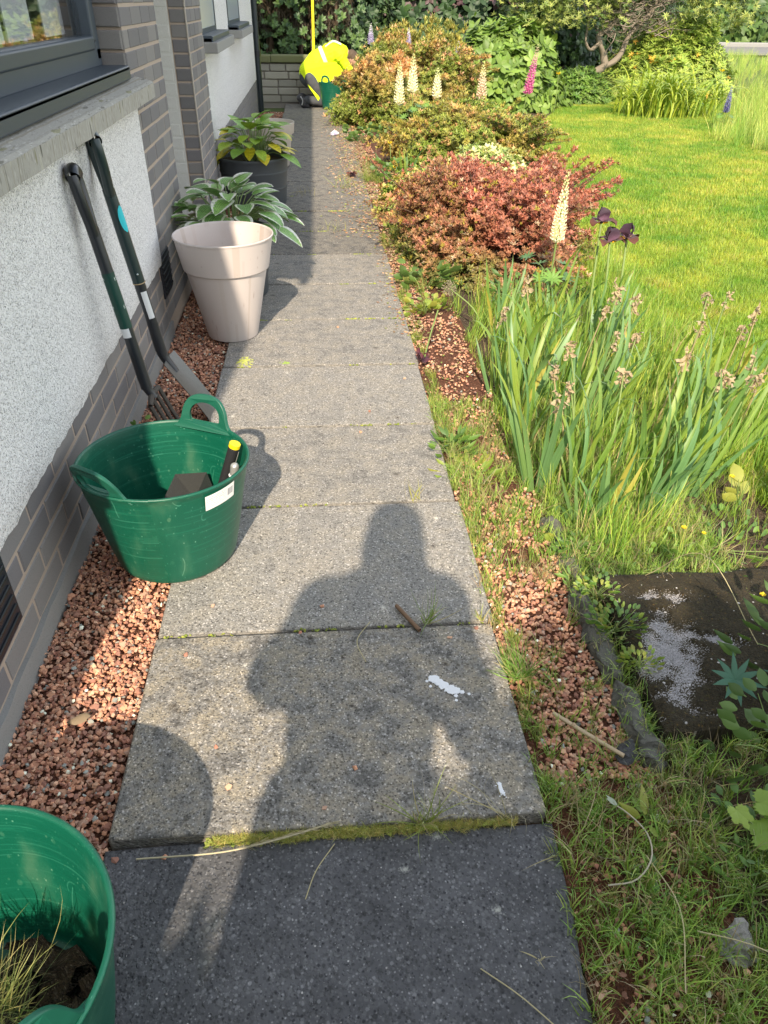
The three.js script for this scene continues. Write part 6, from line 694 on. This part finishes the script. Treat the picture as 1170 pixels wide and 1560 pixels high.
  const dead = thing('dead_leaf', 'pale brown dead leaf lying on the left red stones', 'leaf', [-0.16, 0.008, -1.2]); part(dead, 'leaf_blade', jitter(blade(0.06, 0.03, 0.6, 6, 0.4, OVAL).rotateX(1.3).rotateY(1.9), 0.008, 40), leafMat(0.2, 0.8, { color: C(0.27, 0.2, 0.12) }));
  // loose red chips on the slabs
  const spots = [[0.12, -0.86, 'red stone chip at the left end of the nearest joint'], [0.2, -1.11, 'brown stone chip inside the shadow of the near tub'], [0.24, -1.0, 'red stone chip low on the nearest slab in the tub shadow'], [0.09, -1.41, 'pale orange stone chip near the left edge of the nearest slab'], [0.45, -0.935, 'red stone chip above the mossy joint'], [0.52, -1.03, 'red stone chip in the shadow of the legs'], [0.45, -1.58, 'orange stone chip on the second slab in the shoulder shadow'], [0.39, -1.475, 'orange stone chip in the second joint'], [0.8, -1.43, 'red stone chip beside the brown twig'], [0.88, -1.46, 'orange stone chip near the right end of the second joint'], [0.14, -1.6, 'orange stone chip below the middle tub'], [0.62, -2.6, 'small red chip on the third slab'], [0.56, -3.75, 'small red chip on a far slab right of the beige pot'], [0.67, -2.78, 'small red chip beyond the third joint'], [0.85, -3.1, 'pale chip near the fallen iris flower'], [0.02, -0.86, 'red stone chip on the tarmac corner by the near tub']];
  spots.forEach(([x, z, l], i) => { const t = thing('stone_chip', l, 'stone chip', [x, z > -0.88 ? -0.016 : 0.003, z]); const m = part(t, 'chip', chipGeos[i % 7], chipMats[i % 6]); m.scale.setScalar(rr(0.007, 0.0105)); m.rotation.set(rr(-0.4, 0.4), rr(0, 6), 0); });
  // white splash on the near slab, and a smaller one
  const splash = (label, x, z, s, ang, y = 0.0035) => { const t = thing('bird_dropping', label, 'bird dropping', [x, y, z], ang); const blobs = [[0, 0, 0.016], [0.012, 0.012, 0.013], [0.022, 0.024, 0.015], [0.036, 0.038, 0.017], [0.05, 0.045, 0.012], [0.064, 0.05, 0.006], [0.08, 0.058, 0.004], [0.046, 0.06, 0.005], [0.044, 0.074, 0.004], [-0.018, 0.004, 0.004], [-0.012, 0.022, 0.004]], gs = []; { const core = blobs.splice(0, 5); for (const [a, b, r] of core) for (let k = 0; k < 9; k++) blobs.push([a + gauss() * r * 0.7, b + gauss() * r * 0.7, r * rr(0.14, 0.4)]); for (const [a, b, r] of core) blobs.push([a, b, r * 0.85]); } blobs.forEach(([a, b, r], k) => { const pts = []; for (let i = 0; i < 22; i++) { const q = i / 22 * 6.283, rad = r * s * (1 + 0.5 * noise.noise(Math.cos(q) * 2.2 + k * 7, Math.sin(q) * 2.2, k)); pts.push(new THREE.Vector2(a * s + Math.cos(q) * rad, -b * s + Math.sin(q) * rad)); } const g = new THREE.ExtrudeGeometry(new THREE.Shape(pts), { depth: 0.0006 + k * 0.00003, bevelEnabled: false }); g.rotateX(-Math.PI / 2); gs.push(g); }); part(t, 'splash', gs, std(C(0.85, 0.86, 0.88), 0.9, { bumpMap: scaled(grit, 0.05), bumpScale: 0.003 })); };
  splash('white splashed bird dropping on the near slab by the right elbow shadow', 0.735, -1.28, 1, 0.05); splash('small white streak near the right front corner of the nearest slab', 0.84, -0.965, 0.35, -0.7);
  // moss and small plants in the joints
  const moss = [], mg = jitter(new THREE.IcosahedronGeometry(1, 1), 0.5, 1.3), mossAdd = (x, z, s, c) => moss.push({ m: M4(V(x, z > -0.95 ? -0.01 : -0.003, z), new THREE.Quaternion().setFromEuler(new THREE.Euler(R() * 3, R() * 6, 0)), V(s, s * 0.6, s)), c });
  for (let i = 0; i < 700; i++) { const x = 0.2 + 0.62 * R(), w = x < 0.62 ? 1 : 0.5; if (fbm(x * 9, 3, 1, 3) < (x > 0.55 ? 0 : -0.3)) continue; mossAdd(x, -0.882 + gauss() * 0.011 * w, rr(0.0015, 0.0042), mix([0.16, 0.22, 0.04], [0.34, 0.36, 0.08], R())); }
  for (let k = 1; k < 12; k++) for (let i = 0; i < 140; i++) { const x = rr(0.02, 0.92); if (fbm(x * 6, k * 3.3, 2, 3) < 0.1) continue; mossAdd(x, JOINTS[k] + gauss() * 0.006, rr(0.0015, 0.0045) * (k > 4 ? 1.7 : 1), mix([0.14, 0.2, 0.03], [0.36, 0.38, 0.08], R())); }
  for (let i = 0; i < 160; i++) mossAdd(0.1 + gauss() * 0.035, -3.33 + gauss() * 0.05, rr(0.003, 0.008), mix([0.3, 0.34, 0.07], [0.44, 0.46, 0.12], R()));
  for (let i = 0; i < 40; i++) mossAdd(0.3 + gauss() * 0.02, -3.3 + gauss() * 0.012, rr(0.003, 0.007), C(0.26, 0.38, 0.06));
  const jm = new THREE.Group(); jm.name = 'joint_moss'; scene.add(jm); tag(jm, 'yellow green moss in the joints of the paving', 'moss', null, 'stuff'); copies(jm, 'moss_cushions', mg, std(0xffffff, 1), moss);
  const jl = [[], [], []]; for (let i = 0; i < 950; i++) { const x = R() < 0.75 ? rr(0.22, 0.6) : rr(0.6, 0.86); jl[i % 3].push({ m: M4(V(x, -0.016, -0.882 + gauss() * 0.008), aim(V(gauss() * 0.7, 0.7, gauss() * 0.7), R() * 6), rr(0.16, 0.42)), c: mix([0.26, 0.32, 0.05], [0.5, 0.48, 0.16], R()) }); } jl.forEach((l, k) => copies(jm, 'moss_grass', vt[k], MAT.grassV, l));
  // fallen petals, leaf bits and needles, mostly along the bushes on the far path
  const bit = blade(1, 0.5, 0.5, 2, 0.3, OVAL).rotateX(1.4), bits = []; for (let i = 0; i < 11000; i++) { const z = -3.6 - 9.4 * Math.pow(R(), 0.8), e = Math.abs(gauss()), x = z > -5.5 ? 1.0 - e * 0.1 + gauss() * 0.06 : 1.02 - e * 0.36; if (x < 0.05 || x > 1.3) continue; if (fbm(x * 4, z * 2.4, 9, 3) < (z > -6 ? -0.1 : -0.22) && R() < 0.75) continue; bits.push({ m: M4(V(x, rr(0.001, 0.006) + (x > 0.93 ? -0.012 : 0), z), new THREE.Quaternion().setFromEuler(new THREE.Euler(gauss() * 0.4, R() * 6.28, gauss() * 0.4)), rr(0.01, 0.03)), c: pick([C(0.4, 0.2, 0.11), C(0.5, 0.3, 0.18), C(0.3, 0.15, 0.09), C(0.28, 0.32, 0.07), C(0.55, 0.42, 0.3), C(0.2, 0.14, 0.09)]).clone().multiplyScalar(rr(0.7, 1.15)) }); }
  for (let i = 0; i < 900; i++) { const x = rr(0.93, 1.25), z = -4.2 * Math.pow(R(), 0.7) - 1.7; bits.push({ m: M4(V(x, rr(-0.02, -0.005), z), new THREE.Quaternion().setFromEuler(new THREE.Euler(gauss() * 0.4, R() * 6.28, gauss() * 0.4)), rr(0.008, 0.022)), c: pick([C(0.45, 0.34, 0.2), C(0.5, 0.4, 0.22), C(0.34, 0.2, 0.12), C(0.2, 0.28, 0.06)]) }); }
  const lt = new THREE.Group(); lt.name = 'leaf_litter'; scene.add(lt); tag(lt, 'fallen petals and leaf bits along the far right of the path', 'leaf litter', null, 'stuff'); copies(lt, 'petals_and_leaves', bit, leafMat(0.2, 0.8), bits);
}

shade(scene);
camera.far = 400; camera.updateProjectionMatrix();
renderer.render(scene, camera);
